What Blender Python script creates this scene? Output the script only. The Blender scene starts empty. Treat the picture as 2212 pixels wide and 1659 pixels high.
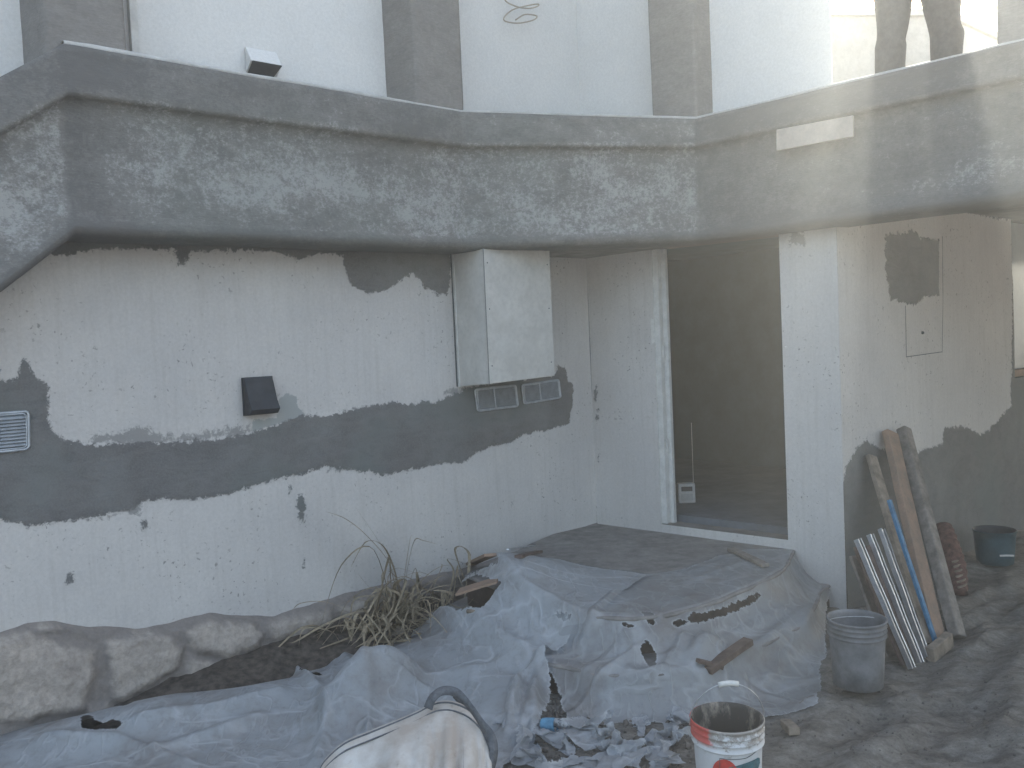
import bpy, bmesh, math, random
import numpy as np
from mathutils import Vector, Matrix, Euler
R = math.radians
random.seed(7)
SC = bpy.context.scene
COL = SC.collection

# ---------------------------------------------------------------- camera
FPX = 1850.0; W, H = 2212.0, 1659.0
cd = bpy.data.cameras.new('camera'); cam = bpy.data.objects.new('camera', cd); COL.objects.link(cam)
cd.sensor_width = 36; cd.lens = 36 * FPX / W; cd.clip_end = 500; cd.clip_start = 0.05
CZ = 1.85
RM = (Matrix.Rotation(R(90 - 2.64), 4, 'X') @ Matrix.Rotation(R(-2.58), 4, 'Z'))
cam.matrix_world = Matrix.Translation((0, 0, CZ)) @ RM
SC.camera = cam
SC.render.resolution_x = 1024; SC.render.resolution_y = 768

# ---------------------------------------------------------------- world, sun, exposure
SUN_AZ, SUN_EL = 25, 34          # degrees to the right of the view, degrees up: behind the house
w = bpy.data.worlds.new('World'); SC.world = w; w.use_nodes = True
wt = w.node_tree; wt.nodes.clear()
sky = wt.nodes.new('ShaderNodeTexSky'); sky.sky_type = 'NISHITA'; sky.sun_disc = False
sky.sun_elevation = R(SUN_EL); sky.sun_rotation = R(SUN_AZ); sky.dust_density = 3.5; sky.air_density = 1.0; sky.ozone_density = 0.6
bg = wt.nodes.new('ShaderNodeBackground'); bg.inputs['Strength'].default_value = 0.15
wo = wt.nodes.new('ShaderNodeOutputWorld')
wt.links.new(sky.outputs[0], bg.inputs[0]); wt.links.new(bg.outputs[0], wo.inputs[0])
sl = bpy.data.lights.new('sun', 'SUN'); sl.energy = 3.0; sl.angle = R(0.5); sl.color = (1, .95, .88)
so = bpy.data.objects.new('sun', sl); COL.objects.link(so)
sd = Vector((math.sin(R(SUN_AZ)) * math.cos(R(SUN_EL)), math.cos(R(SUN_AZ)) * math.cos(R(SUN_EL)), math.sin(R(SUN_EL))))
so.rotation_euler = sd.to_track_quat('Z', 'Y').to_euler(); so.location = (0, 0, 20)
SC.view_settings.view_transform = 'Standard'; SC.view_settings.look = 'None'; SC.view_settings.gamma = 1
SC.view_settings.exposure = 2.15
SC.view_settings.use_white_balance = True; SC.view_settings.white_balance_temperature = 7700; SC.view_settings.white_balance_tint = 8

# ---------------------------------------------------------------- pixel helpers (photo read at 2212 x 1659)
R3 = RM.to_3x3(); C0 = Vector((0, 0, CZ))
def ray(u, v):
    return R3 @ Vector(((u - W / 2) / FPX, -(v - H / 2) / FPX, -1))
def at_z(u, v, z):
    d = ray(u, v); return C0 + d * ((z - CZ) / d.z)
def at_y(u, v, y):
    d = ray(u, v); return C0 + d * (y / d.y)
def on_plane(u, v, p, n):
    d = ray(u, v); return C0 + d * ((p - C0).dot(n) / d.dot(n))
def hdir(u, v):
    d = ray(u, v); d.z = 0; return d.normalized()
DA = hdir(3381, 642)             # direction of the long wall, going away to the right
DB = hdir(-937, 836)             # direction of the door wall, going away to the left
NA = Vector((DA.y, -DA.x, 0)); NB = Vector((-DB.y, DB.x, 0))
if NA.y > 0: NA = -NA
if NB.y > 0: NB = -NB
UP = Vector((0, 0, 1))
CORNER = at_z(1290, 1130, 0.39); CORNER.z = 0
# the pillar corner: where the door wall meets the right hand wall
_p = on_plane(1818, 900, CORNER, NB); PIL = Vector((_p.x, _p.y, 0))
def onA(u, v, off=0): return on_plane(u, v, CORNER + NA * off, NA)
def onB(u, v, off=0): return on_plane(u, v, CORNER + NB * off, NB)
def onR(u, v, off=0): return on_plane(u, v, PIL + NA * off, NA)
print('CORNER', CORNER, 'PIL', PIL, 'DA', DA, 'DB', DB)

# ---------------------------------------------------------------- numpy noise
_rs = np.random.RandomState(3); _T = _rs.rand(256, 256)
def vn(x, y):
    x = np.asarray(x, float); y = np.asarray(y, float)
    xi = np.floor(x).astype(int); yi = np.floor(y).astype(int); fx = x - xi; fy = y - yi
    fx = fx * fx * (3 - 2 * fx); fy = fy * fy * (3 - 2 * fy)
    a = _T[xi % 256, yi % 256]; b = _T[(xi + 1) % 256, yi % 256]; c = _T[xi % 256, (yi + 1) % 256]; d = _T[(xi + 1) % 256, (yi + 1) % 256]
    return (a * (1 - fx) + b * fx) * (1 - fy) + (c * (1 - fx) + d * fx) * fy - .5
def fbm(x, y, o=4, s=0):
    r = 0; a = 1; f = 1
    for i in range(o):
        r = r + a * vn(x * f + 17.3 * i + s, y * f + 9.1 * i + s * 1.7); a *= .5; f *= 2.03
    return r
def sdf(px, py, poly):
    """signed distance, positive inside"""
    P = np.array(poly, float); n = len(P)
    d = np.full(px.shape, 1e9); ins = np.zeros(px.shape, bool)
    for i in range(n):
        ax, ay = P[i]; bx, by = P[(i + 1) % n]
        ex, ey = bx - ax, by - ay; wx, wy = px - ax, py - ay
        t = np.clip((wx * ex + wy * ey) / (ex * ex + ey * ey + 1e-12), 0, 1)
        d = np.minimum(d, (wx - ex * t) ** 2 + (wy - ey * t) ** 2)
        c = ((ay > py) != (by > py)) & (px < (bx - ax) * (py - ay) / (by - ay + 1e-12) + ax)
        ins ^= c
    d = np.sqrt(d); return np.where(ins, d, -d)
def ldist(px, py, line):
    P = np.array(line, float); d = np.full(px.shape, 1e9)
    for i in range(len(P) - 1):
        ax, ay = P[i]; bx, by = P[i + 1]
        ex, ey = bx - ax, by - ay; wx, wy = px - ax, py - ay
        t = np.clip((wx * ex + wy * ey) / (ex * ex + ey * ey + 1e-12), 0, 1)
        d = np.minimum(d, (wx - ex * t) ** 2 + (wy - ey * t) ** 2)
    return np.sqrt(d)

# ---------------------------------------------------------------- object helpers
def link(o, parent=None):
    COL.objects.link(o)
    if parent is not None: o.parent = parent
    return o
def mesh_obj(name, verts, faces, mat=None, parent=None, smooth=False, attrs=None, bevel=0, sub=0, solid=0):
    me = bpy.data.meshes.new(name)
    me.from_pydata([tuple(v) for v in verts], [], [tuple(f) for f in faces]); me.validate(); me.update()
    if mat: me.materials.append(mat)
    if smooth: me.polygons.foreach_set('use_smooth', [True] * len(me.polygons))
    if attrs:
        for k, a in attrs.items():
            at = me.attributes.new(k, 'FLOAT', 'POINT'); at.data.foreach_set('value', np.asarray(a, np.float32).ravel())
    o = link(bpy.data.objects.new(name, me), parent)
    if solid:
        m = o.modifiers.new('s', 'SOLIDIFY'); m.thickness = solid; m.offset = 0
    if bevel:
        m = o.modifiers.new('b', 'BEVEL'); m.width = bevel; m.segments = 2; m.limit_method = 'ANGLE'
    if sub:
        m = o.modifiers.new('u', 'SUBSURF'); m.levels = sub; m.render_levels = sub
    return o
def bm_obj(name, bm, mat=None, parent=None, smooth=False, bevel=0, sub=0):
    me = bpy.data.meshes.new(name); bmesh.ops.recalc_face_normals(bm, faces=bm.faces); bm.to_mesh(me); bm.free()
    if mat: me.materials.append(mat)
    if smooth: me.polygons.foreach_set('use_smooth', [True] * len(me.polygons))
    o = link(bpy.data.objects.new(name, me), parent)
    if bevel:
        m = o.modifiers.new('b', 'BEVEL'); m.width = bevel; m.segments = 2; m.limit_method = 'ANGLE'
    if sub:
        m = o.modifiers.new('u', 'SUBSURF'); m.levels = sub; m.render_levels = sub
    return o
def thing(name, label, cat, loc=(0, 0, 0), group=None):
    o = link(bpy.data.objects.new(name, None)); o.location = loc; o.empty_display_size = .1
    return tag(o, label, cat, group)
def tag(o, label, cat, group=None, kind=None):
    o['label'] = label; o['category'] = cat
    if group: o['group'] = group
    if kind: o['kind'] = kind
    return o
def adopt(child, parent):
    child.parent = parent; child.matrix_parent_inverse = Matrix.Translation(parent.location).inverted(); return child
def hexa(bm, base, top):
    """prism from two equal loops"""
    a = [bm.verts.new(p) for p in base]; b = [bm.verts.new(p) for p in top]; n = len(a)
    bm.faces.new(a[::-1]); bm.faces.new(b)
    for i in range(n): bm.faces.new((a[i], a[(i + 1) % n], b[(i + 1) % n], b[i]))
def box_axes(bm, o, ex, ey, ez):
    o, ex, ey, ez = Vector(o), Vector(ex), Vector(ey), Vector(ez)
    hexa(bm, [o, o + ex, o + ex + ey, o + ey], [o + ez, o + ex + ez, o + ex + ey + ez, o + ey + ez])
def tube(bm, pts, r, n=8, cap=True, closed=False):
    pts = [Vector(p) for p in pts]; rings = []; m = len(pts); up = None
    for i, p in enumerate(pts):
        if closed: t = (pts[(i + 1) % m] - pts[i - 1]).normalized()
        else: t = (pts[min(i + 1, m - 1)] - pts[max(i - 1, 0)]).normalized()
        if up is None: up = t.orthogonal().normalized()
        up = (up - t * up.dot(t)).normalized(); b = t.cross(up)
        rr = r[i] if isinstance(r, (list, tuple)) else r
        rings.append([bm.verts.new(p + (up * math.cos(a) + b * math.sin(a)) * rr) for a in [2 * math.pi * k / n for k in range(n)]])
    for i in range(m if closed else m - 1):
        a, b = rings[i], rings[(i + 1) % m]
        for k in range(n): bm.faces.new((a[k], a[(k + 1) % n], b[(k + 1) % n], b[k]))
    if cap and not closed: bm.faces.new(rings[0][::-1]); bm.faces.new(rings[-1])
def lathe(bm, prof, n=48, c=(0, 0, 0)):
    rings = []
    for r, z in prof:
        rings.append([bm.verts.new((c[0] + r * math.cos(2 * math.pi * k / n), c[1] + r * math.sin(2 * math.pi * k / n), c[2] + z)) for k in range(n)])
    for a, b in zip(rings, rings[1:]):
        for k in range(n): bm.faces.new((a[k], a[(k + 1) % n], b[(k + 1) % n], b[k]))
    return rings
def smooth_line(pts, k=8):
    pts = [Vector(p) for p in pts]; out = []
    for i in range(len(pts) - 1):
        p0, p1, p2, p3 = pts[max(i - 1, 0)], pts[i], pts[i + 1], pts[min(i + 2, len(pts) - 1)]
        for j in range(k):
            t = j / k
            out.append(.5 * ((2 * p1) + (p2 - p0) * t + (2 * p0 - 5 * p1 + 4 * p2 - p3) * t * t + (3 * p1 - p0 - 3 * p2 + p3) * t ** 3))
    return out + [pts[-1]]
def gridmesh(name, P, mat, parent=None, keep=None, attrs=None, smooth=True, sub=0):
    """P (ny,nx,3) numpy; keep = mask of vertices"""
    ny, nx = P.shape[:2]; idx = np.arange(ny * nx).reshape(ny, nx)
    F = np.stack([idx[:-1, :-1], idx[:-1, 1:], idx[1:, 1:], idx[1:, :-1]], -1).reshape(-1, 4)
    V = P.reshape(-1, 3); at = {k: np.asarray(a, float).reshape(-1) for k, a in (attrs or {}).items()}
    if keep is not None:
        kf = keep.reshape(-1)[F].all(1); F = F[kf]
        used = np.unique(F); mp = -np.ones(len(V), int); mp[used] = np.arange(len(used))
        V = V[used]; F = mp[F]; at = {k: a[used] for k, a in at.items()}
    me = bpy.data.meshes.new(name)
    me.vertices.add(len(V)); me.vertices.foreach_set('co', V.astype(np.float32).ravel())
    me.loops.add(F.size); me.loops.foreach_set('vertex_index', F.astype(np.int32).ravel())
    me.polygons.add(len(F)); me.polygons.foreach_set('loop_start', np.arange(0, F.size, 4, dtype=np.int32))
    me.polygons.foreach_set('use_smooth', np.full(len(F), smooth)); me.update(calc_edges=True); me.validate()
    for k, a in at.items():
        t = me.attributes.new(k, 'FLOAT', 'POINT'); t.data.foreach_set('value', a.astype(np.float32))
    me.materials.append(mat)
    o = link(bpy.data.objects.new(name, me), parent)
    if sub:
        m = o.modifiers.new('u', 'SUBSURF'); m.levels = sub; m.render_levels = sub
    return o

# ---------------------------------------------------------------- materials
class NT:
    def __init__(s, name):
        s.m = bpy.data.materials.new(name); s.m.use_nodes = True; s.t = s.m.node_tree; s.t.nodes.clear()
        s.out = s.t.nodes.new('ShaderNodeOutputMaterial'); s.tc = s.t.nodes.new('ShaderNodeNewGeometry')
    def put(s, sock, v):
        if hasattr(v, 'links') or isinstance(v, bpy.types.NodeSocket): s.t.links.new(v, sock)
        elif v is not None:
            try: sock.default_value = v
            except Exception: sock.default_value = (*v, 1)
    def n(s, typ, ins=None, **kw):
        nd = s.t.nodes.new(typ)
        for k, v in kw.items(): setattr(nd, k, v)
        for k, v in (ins or {}).items(): s.put(nd.inputs[k], v)
        return nd
    @property
    def pos(s): return s.tc.outputs['Position']
    def mapv(s, scale, rot=(0, 0, 0), vec=None):
        return s.n('ShaderNodeMapping', {'Vector': vec or s.pos, 'Scale': scale, 'Rotation': rot}).outputs[0]
    def noise(s, scale=5, detail=4, rough=.55, vec=None, dist=0):
        return s.n('ShaderNodeTexNoise', {'Vector': vec or s.pos, 'Scale': scale, 'Detail': detail, 'Roughness': rough, 'Distortion': dist}).outputs['Fac']
    def ramp(s, fac, a, b, lo=0, hi=1):
        return s.n('ShaderNodeMapRange', {'Value': fac, 'From Min': a, 'From Max': b, 'To Min': lo, 'To Max': hi}, clamp=True).outputs[0]
    def math(s, op, a, b=0):
        return s.n('ShaderNodeMath', {0: a, 1: b}, operation=op).outputs[0]
    def mix(s, f, a, b, mode='MIX'):
        nd = s.n('ShaderNodeMix', None, data_type='RGBA', blend_type=mode)
        s.put(nd.inputs[0], f); s.put(nd.inputs[6], a if not isinstance(a, tuple) else (*a, 1)); s.put(nd.inputs[7], b if not isinstance(b, tuple) else (*b, 1))
        return nd.outputs[2]
    def attr(s, name): return s.n('ShaderNodeAttribute', None, attribute_name=name).outputs['Fac']
    def bump(s, h, st=.3, d=.01, n=None):
        nd = s.n('ShaderNodeBump', {'Height': h, 'Strength': st, 'Distance': d})
        if n is not None: s.put(nd.inputs['Normal'], n)
        return nd.outputs[0]
    def pbr(s, col, rough=.8, bump=None, metal=0, spec=.3, **kw):
        b = s.n('ShaderNodeBsdfPrincipled', {'Base Color': (*col, 1) if isinstance(col, tuple) else col, 'Roughness': rough, 'Metallic': metal, 'Specular IOR Level': spec})
        if bump is not None: s.put(b.inputs['Normal'], bump)
        for k, v in kw.items(): s.put(b.inputs[k], v)
        s.t.links.new(b.outputs[0], s.out.inputs[0]); return b
def simple(name, col, rough=.7, metal=0, var=.25, scale=18, bst=.2, col2=None, spec=.3, stretch=(1, 1, 1)):
    t = NT(name); v = t.mapv(stretch); n1 = t.noise(scale, 6, .65, v); n2 = t.noise(scale * 6, 4, .6, v)
    c2 = col2 or tuple(c * (1 - var * 1.6) for c in col); c1 = tuple(min(1, c * (1 + var * .5)) for c in col)
    c = t.mix(t.ramp(n1, .3, .7), c1, c2); c = t.mix(t.ramp(n2, .45, .75, 0, .35), c, tuple(x * .6 for x in col))
    t.pbr(c, t.ramp(n1, .3, .7, rough - .1, min(1, rough + .1)), t.bump(n2, bst, .004), metal, spec); return t.m

def stucco(name='painted_stucco', clean=False):
    t = NT(name)
    n1 = t.noise(1.3, 5, .6); n2 = t.noise(60, 6, .7); n3 = t.noise(9, 6, .7)
    base = t.mix(t.ramp(n1, .35, .65), (.74, .735, .72), (.68, .68, .67)) if clean else t.mix(t.ramp(n1, .35, .65), (.575, .555, .535), (.495, .48, .47))
    fine = t.ramp(n2, .3, .7, .9, 1.06)
    base = t.mix(1, base, t.n('ShaderNodeCombineColor', {0: fine, 1: fine, 2: fine}).outputs[0], 'MULTIPLY')
    # dirt specks, splashes and short runs
    if not clean:
        v = t.mapv((1, 1, .6)); s1 = t.noise(15, 7, .68, v, .8); s2 = t.noise(45, 2, .5, None, .3); zone = t.ramp(t.noise(2.1, 3, .6), .42, .62)
        k = t.math('MULTIPLY', t.ramp(s1, .68, .73), t.math('ADD', zone, .25)); base = t.mix(t.math('MINIMUM', k, .8), base, (.2, .19, .18))
        k = t.math('MULTIPLY', t.ramp(s2, .66, .70), zone); base = t.mix(t.math('MULTIPLY', k, .8), base, (.17, .165, .155))
        run = t.noise(30, 4, .7, t.mapv((1, 1, .05))); base = t.mix(t.ramp(run, .5, .8, 0, .28), base, (.33, .31, .28))
    if clean:
        t.pbr(base, .9, t.bump(t.math('ADD', t.math('MULTIPLY', n2, .25), t.math('MULTIPLY', n3, .5)), .35, .006), 0, .2); return t.m
    m1 = t.attr('patch'); m2 = t.attr('light'); m3 = t.attr('thin')
    nb = t.noise(11, 8, .8, None, .8); ns = t.noise(5, 3, .5)
    off = t.math('MULTIPLY', t.math('SUBTRACT', nb, .5), .17); off2 = t.math('MULTIPLY', t.math('SUBTRACT', t.noise(70, 5, .75), .5), .07)
    off = t.math('ADD', t.math('ADD', off, off2), t.math('MULTIPLY', t.math('SUBTRACT', t.noise(24, 4, .6), .5), .09))
    mort = t.mix(t.ramp(t.noise(2.5, 5, .65), .38, .62), (.125, .12, .12), (.175, .18, .178))
    mort = t.mix(t.ramp(t.noise(8, 8, .7), .35, .7, 0, .6), mort, (.095, .09, .088))
    mort = t.mix(t.ramp(t.noise(120, 3, .6), .35, .7, 0, .3), mort, (.28, .28, .28))
    tw = t.noise(3.5, 3, .5, t.mapv((1, 1, 2.6)), 2.2); mort = t.mix(t.ramp(tw, .42, .58, 0, .25), mort, (.21, .205, .20)); mort = t.mix(t.ramp(t.noise(1.2, 4, .6), .5, .62, 0, .5), mort, (.15, .17, .165))
    wet = t.mix(t.ramp(nb, .3, .7), (.125, .115, .115), (.17, .165, .16))
    f3 = t.ramp(t.math('ADD', m3, off), -.004, .012, 0, .85); base2 = t.mix(f3, base, (.24, .235, .23))
    f2 = t.ramp(t.math('ADD', m2, t.math('MULTIPLY', off, .35)), -.002, .004); base2 = t.mix(f2, base2, (.33, .345, .34))
    f1 = t.ramp(t.math('ADD', m1, t.math('MULTIPLY', off, .62)), -.003, .007); colr = t.mix(f1, base2, mort)
    h = t.math('ADD', t.math('MULTIPLY', n2, .25), t.math('MULTIPLY', n3, .5)); h = t.math('ADD', h, t.math('MULTIPLY', f1, t.math('ADD', 1.1, t.math('MULTIPLY', tw, 2.2))))
    t.pbr(colr, .9, t.bump(h, .35, .006), 0, .2); return t.m
M = {}
M['stucco'] = stucco(); M['stucco_up'] = stucco('upper_stucco', True); M['stucco_mid'] = simple('boxing_plaster', (.56, .55, .52), .9, 0, .12, 5, .2)
def cement(name, patchy=True, a=(.215, .212, .203), b=(.145, .143, .14), lightc=(.37, .375, .37)):
    t = NT(name)
    v = t.mapv((1, 1, 1.8)); n1 = t.noise(1.8, 6, .65, v); n2 = t.noise(38, 6, .75); n3 = t.noise(6, 8, .75, v); brush = t.noise(22, 5, .7, t.mapv((1.2, 1.2, 7)))
    c = t.mix(t.ramp(n3, .35, .68), a, b); c = t.mix(t.ramp(n2, .35, .7, 0, .45), c, tuple(x * .7 for x in b))
    c = t.mix(t.ramp(brush, .45, .75, 0, .35), c, tuple(x * 1.35 for x in a))
    if patchy:
        mk = t.attr('pale')
        f = t.math('ADD', t.math('MULTIPLY', n1, 1.5), t.math('MULTIPLY', n2, 1.7)); f = t.math('ADD', f, t.math('MULTIPLY', t.noise(13, 6, .75), .9)); f = t.math('ADD', t.math('SUBTRACT', f, .475), mk)
        f = t.math('ADD', f, t.math('MULTIPLY', t.math('SUBTRACT', t.noise(75, 4, .8, v), .5), .9)); c = t.mix(t.ramp(f, 1.6, 1.98, 0, .85), c, lightc)
        c = t.mix(t.ramp(f, 1.45, 1.15, 0, .6), c, (.10, .098, .10)); c = t.mix(t.ramp(t.noise(1.1, 4, .6), .45, .62, 0, .35), c, t.mix(.5, c, (.16, .19, .17)))
    h = t.math('ADD', t.math('MULTIPLY', n2, .5), brush)
    t.pbr(c, .92, t.bump(h, .45, .006), 0, .2); return t.m
M['beam'] = cement('beam_cement', True); M['column'] = cement('column_cement', False, (.26, .248, .238), (.18, .172, .165))
M['concrete'] = simple('concrete', (.2, .19, .18), .9, 0, .25, 6, .4)
M['riser_shade'] = simple('shaded_brown_masonry', (.07, .052, .046), .95, 0, .4, 12, .6)  # brown masonry darkened to paint in the shade under the torn sheet
M['bed'] = simple('dark_bed_soil', (.115, .095, .08), .95, 0, .5, 22, .9)
M['steps'] = simple('step_concrete', (.25, .235, .225), .95, 0, .3, 9, .6)
M['dark'] = simple('dark_plastic', (.035, .04, .048), .5, 0, .2, 20, .1)
M['white'] = simple('white_paint', (.62, .62, .6), .6, 0, .12, 12, .15)
M['frame'] = simple('frame_paint', (.5, .5, .49), .6, 0, .15, 12, .15)
M['wood'] = simple('weathered_wood', (.30, .245, .195), .85, 0, .35, 14, .5, stretch=(1, 1, 1))
M['wood_red'] = simple('reddish_wood', (.30, .19, .135), .85, 0, .35, 12, .5, col2=(.2, .16, .13))
M['wood_grey'] = simple('grey_wood', (.25, .22, .195), .9, 0, .35, 16, .5)
M['wood_dark'] = simple('dark_wood', (.14, .10, .085), .9, 0, .35, 16, .5)
M['steel'] = simple('galvanised_steel', (.55, .57, .6), .38, .85, .15, 30, .1)
M['alu'] = simple('grille_aluminium', (.50, .54, .58), .45, .5, .15, 20, .08)
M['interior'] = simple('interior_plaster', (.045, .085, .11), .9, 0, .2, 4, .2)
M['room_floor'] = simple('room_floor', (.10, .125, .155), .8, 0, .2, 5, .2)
M['black'] = simple('black_rubber', (.02, .02, .022), .7)
M['blue'] = simple('blue_paint', (.05, .19, .33), .6, 0, .3, 25, .2)
M['jeans'] = simple('grey_work_trousers', (.06, .065, .075), .9, 0, .25, 30, .4)
M['boots'] = simple('dusty_boots', (.085, .085, .09), .8, 0, .3, 14, .3)
M['skin'] = simple('skin', (.38, .24, .17), .6, 0, .05, 20, .1)
M['shirt'] = simple('shirt', (.2, .22, .25), .9, 0, .2, 30, .4)
M['hair'] = simple('hair', (.03, .022, .018), .8)

# stone
t = NT('rubble_stone'); n = t.noise(4, 7, .7); n2 = t.noise(35, 6, .7)
c = t.mix(t.ramp(n, .35, .65), (.50, .44, .39), (.36, .32, .29)); c = t.mix(t.ramp(n2, .4, .7, 0, .5), c, (.16, .14, .125)); mm = t.attr('joint')
c = t.mix(mm, c, t.mix(t.ramp(n2, .3, .7), (.27, .24, .22), (.19, .17, .16))); c = t.mix(t.ramp(t.noise(11, 7, .75), .52, .7, 0, .5), c, (.19, .165, .15))
t.pbr(c, .95, t.bump(t.math('ADD', n2, t.math('MULTIPLY', n, 1.5)), .6, .012), 0, .2); M['stone'] = t.m
# ground
t = NT('dusty_soil'); v1 = t.mapv((1.0, 3.2, 1), (0, 0, R(38)))
n = t.noise(2.2, 7, .7, v1, .3); n2 = t.noise(9, 8, .75, t.mapv((1, 1.8, 1), (0, 0, R(38))), .2); n3 = t.noise(60, 5, .7)
c = t.mix(t.ramp(n, .38, .62), (.15, .132, .118), (.235, .215, .19))
c = t.mix(t.ramp(n2, .47, .66, 0, .75), c, (.34, .32, .295)); c = t.mix(t.ramp(n2, .43, .33, 0, .85), c, (.075, .066, .06))
c = t.mix(t.ramp(n3, .45, .72, 0, .45), c, (.085, .075, .07))
t.pbr(c, .92, t.bump(t.math('ADD', t.math('MULTIPLY', n2, 1.2), t.math('MULTIPLY', n3, .5)), .9, .03), 0, .25); M['soil'] = t.m
M['clod'] = simple('soil_clods', (.17, .15, .135), .95, 0, .4, 25, .6)
# plastic film
def film(name, op=.9, col=(.40, .44, .49), dirt=True):
    t = NT(name); n = t.noise(3.0, 6, .65, None, .6); n2 = t.noise(24, 6, .7); n3 = t.noise(6, 6, .6, t.mapv((1, 1.7, 1), (0, 0, R(40))))
    def ridge(sc, vec, dist, w_):
        q = t.math('ABSOLUTE', t.math('SUBTRACT', t.noise(sc, 3, .5, vec, dist), .5)); return t.ramp(q, 0, w_, 1, 0)
    r1 = ridge(1.7, t.mapv((1, 1.9, 1), (0, 0, R(35))), .5, .035); r2 = ridge(3.2, t.mapv((2.2, 1, 1), (0, 0, R(-20))), .3, .03); r3 = ridge(7, None, .2, .04)
    c = t.mix(t.ramp(n, .35, .65), col, tuple(x * .78 for x in col))
    if dirt: c = t.mix(t.ramp(t.noise(1.9, 6, .7), .45, .68, 0, .75), c, (.27, .24, .225)); c = t.mix(t.ramp(n2, .5, .8, 0, .5), c, (.2, .175, .165))
    c = t.mix(t.ramp(n3, .58, .75, 0, .4), c, (.58, .61, .64))
    cr = t.math('MAXIMUM', r1, t.math('MULTIPLY', r2, .7)); c = t.mix(t.math('MULTIPLY', cr, .16), c, (.60, .63, .66))
    edge = t.attr('edge')      # metres inside the torn outline
    wob = t.math('MULTIPLY', t.math('SUBTRACT', t.noise(38, 5, .75), .5), .05); e = t.math('ADD', edge, wob)
    c = t.mix(t.ramp(e, .010, .0, 0, .7), c, (.62, .65, .67))
    cut = t.ramp(e, -.0015, .0015)
    h = t.math('ADD', t.math('MULTIPLY', cr, .7), t.math('ADD', t.math('MULTIPLY', n3, .45), t.math('ADD', t.math('MULTIPLY', n2, .2), t.math('MULTIPLY', r3, .12))))
    b = t.pbr(c, .42, t.bump(h, .6, .012), 0, .5)
    tr = t.n('ShaderNodeBsdfTranslucent', {'Color': c}); tp = t.n('ShaderNodeBsdfTransparent', {'Color': (.93, .95, .97, 1)})
    m1 = t.n('ShaderNodeMixShader', {0: .25}); t.t.links.new(b.outputs[0], m1.inputs[1]); t.t.links.new(tr.outputs[0], m1.inputs[2])
    a = t.math('MULTIPLY', cut, t.math('MINIMUM', t.math('ADD', t.ramp(n, .3, .7, op - .16, op), t.math('MULTIPLY', cr, .15)), 1))
    m2 = t.n('ShaderNodeMixShader', {0: a}); t.t.links.new(tp.outputs[0], m2.inputs[1]); t.t.links.new(m1.outputs[0], m2.inputs[2])
    t.t.links.new(m2.outputs[0], t.out.inputs[0]); return t.m
M['film'] = film('clear_film_dusty', .82, (.44, .46, .48)); M['film2'] = film('milky_film', .88, (.51, .54, .57)); M['film3'] = film('film_scrap', .8, (.48, .50, .53), False)
# bag weave
t = NT('woven_bag'); wv = t.n('ShaderNodeTexWave', {'Vector': t.mapv((1, 1, 1)), 'Scale': 110., 'Distortion': .3}, bands_direction='X').outputs['Fac']
wv2 = t.n('ShaderNodeTexWave', {'Vector': t.pos, 'Scale': 110., 'Distortion': .3}, bands_direction='Z').outputs['Fac']
n = t.noise(5, 6, .65); c = t.mix(t.ramp(n, .4, .66), (.52, .51, .49), (.37, .32, .28)); c = t.mix(t.ramp(t.noise(16, 5, .7), .6, .75, 0, .6), c, (.17, .14, .12))
t.pbr(c, .7, t.bump(t.math('ADD', wv, wv2), .15, .002), 0, .3); M['bag'] = t.m
M['strap'] = simple('grey_webbing', (.13, .14, .155), .8, 0, .3, 60, .5)
# grass
t = NT('dry_grass'); oi = t.n('ShaderNodeObjectInfo'); n = t.noise(7, 4, .6); n2 = t.noise(60, 3, .5)
c = t.mix(t.ramp(n, .35, .65), (.42, .34, .24), (.20, .165, .115)); c = t.mix(t.ramp(n2, .4, .7, 0, .5), c, (.09, .075, .05))
t.pbr(c, .7, None, 0, .3); M['grass'] = t.m
# buckets
M['bucket_grey'] = simple('cement_caked_plastic', (.20, .20, .205), .8, 0, .3, 9, .4)
M['bucket_teal'] = simple('teal_plastic', (.035, .085, .105), .5, 0, .2, 12, .1)
t = NT('paint_pail'); n = t.noise(9, 7, .75); n2 = t.noise(30, 6, .75); z = t.n('ShaderNodeSeparateXYZ', {0: t.n('ShaderNodeTexCoord').outputs['Object']})
c = t.mix(t.ramp(n, .35, .6, 0, .5), (.58, .59, .60), (.42, .42, .43))
top = t.ramp(z.outputs[2], .25, .36); f = t.math('ADD', t.math('MULTIPLY', top, .28), n2); c = t.mix(t.ramp(f, .64, .74, 0, .85), c, (.23, .20, .175))
rx = t.math('ADD', t.math('MULTIPLY', t.math('SUBTRACT', n, .5), .16), z.outputs[0]); k = t.math('MULTIPLY', t.ramp(rx, -.085, -.1), t.ramp(z.outputs[2], .29, .31)); c = t.mix(t.math('MULTIPLY', k, .9), c, (.55, .06, .045))
t.pbr(c, .5, t.bump(n2, .2, .003), 0, .4); M['pail'] = t.m
t = NT('pail_inside'); n = t.noise(14, 7, .75, t.mapv((1, 1, .45))); c = t.mix(t.ramp(n, .48, .62), (.045, .042, .042), (.26, .225, .19)); t.pbr(c, .85, t.bump(n, .7, .01)); M['pail_in'] = t.m
M['red'] = simple('red_print', (.62, .055, .045), .5, 0, .25, 25, .1); M['teal'] = simple('teal_print', (.05, .16, .19), .5, 0, .35, 35, .1); M['line'] = simple('line_print', (.06, .08, .09), .6)
M['cable'] = simple('cable_sheath', (.42, .36, .28), .6, 0, .1)
M['brick'] = simple('patterned_cloth', (.17, .085, .07), .9, 0, .5, 30, .5)

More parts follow.
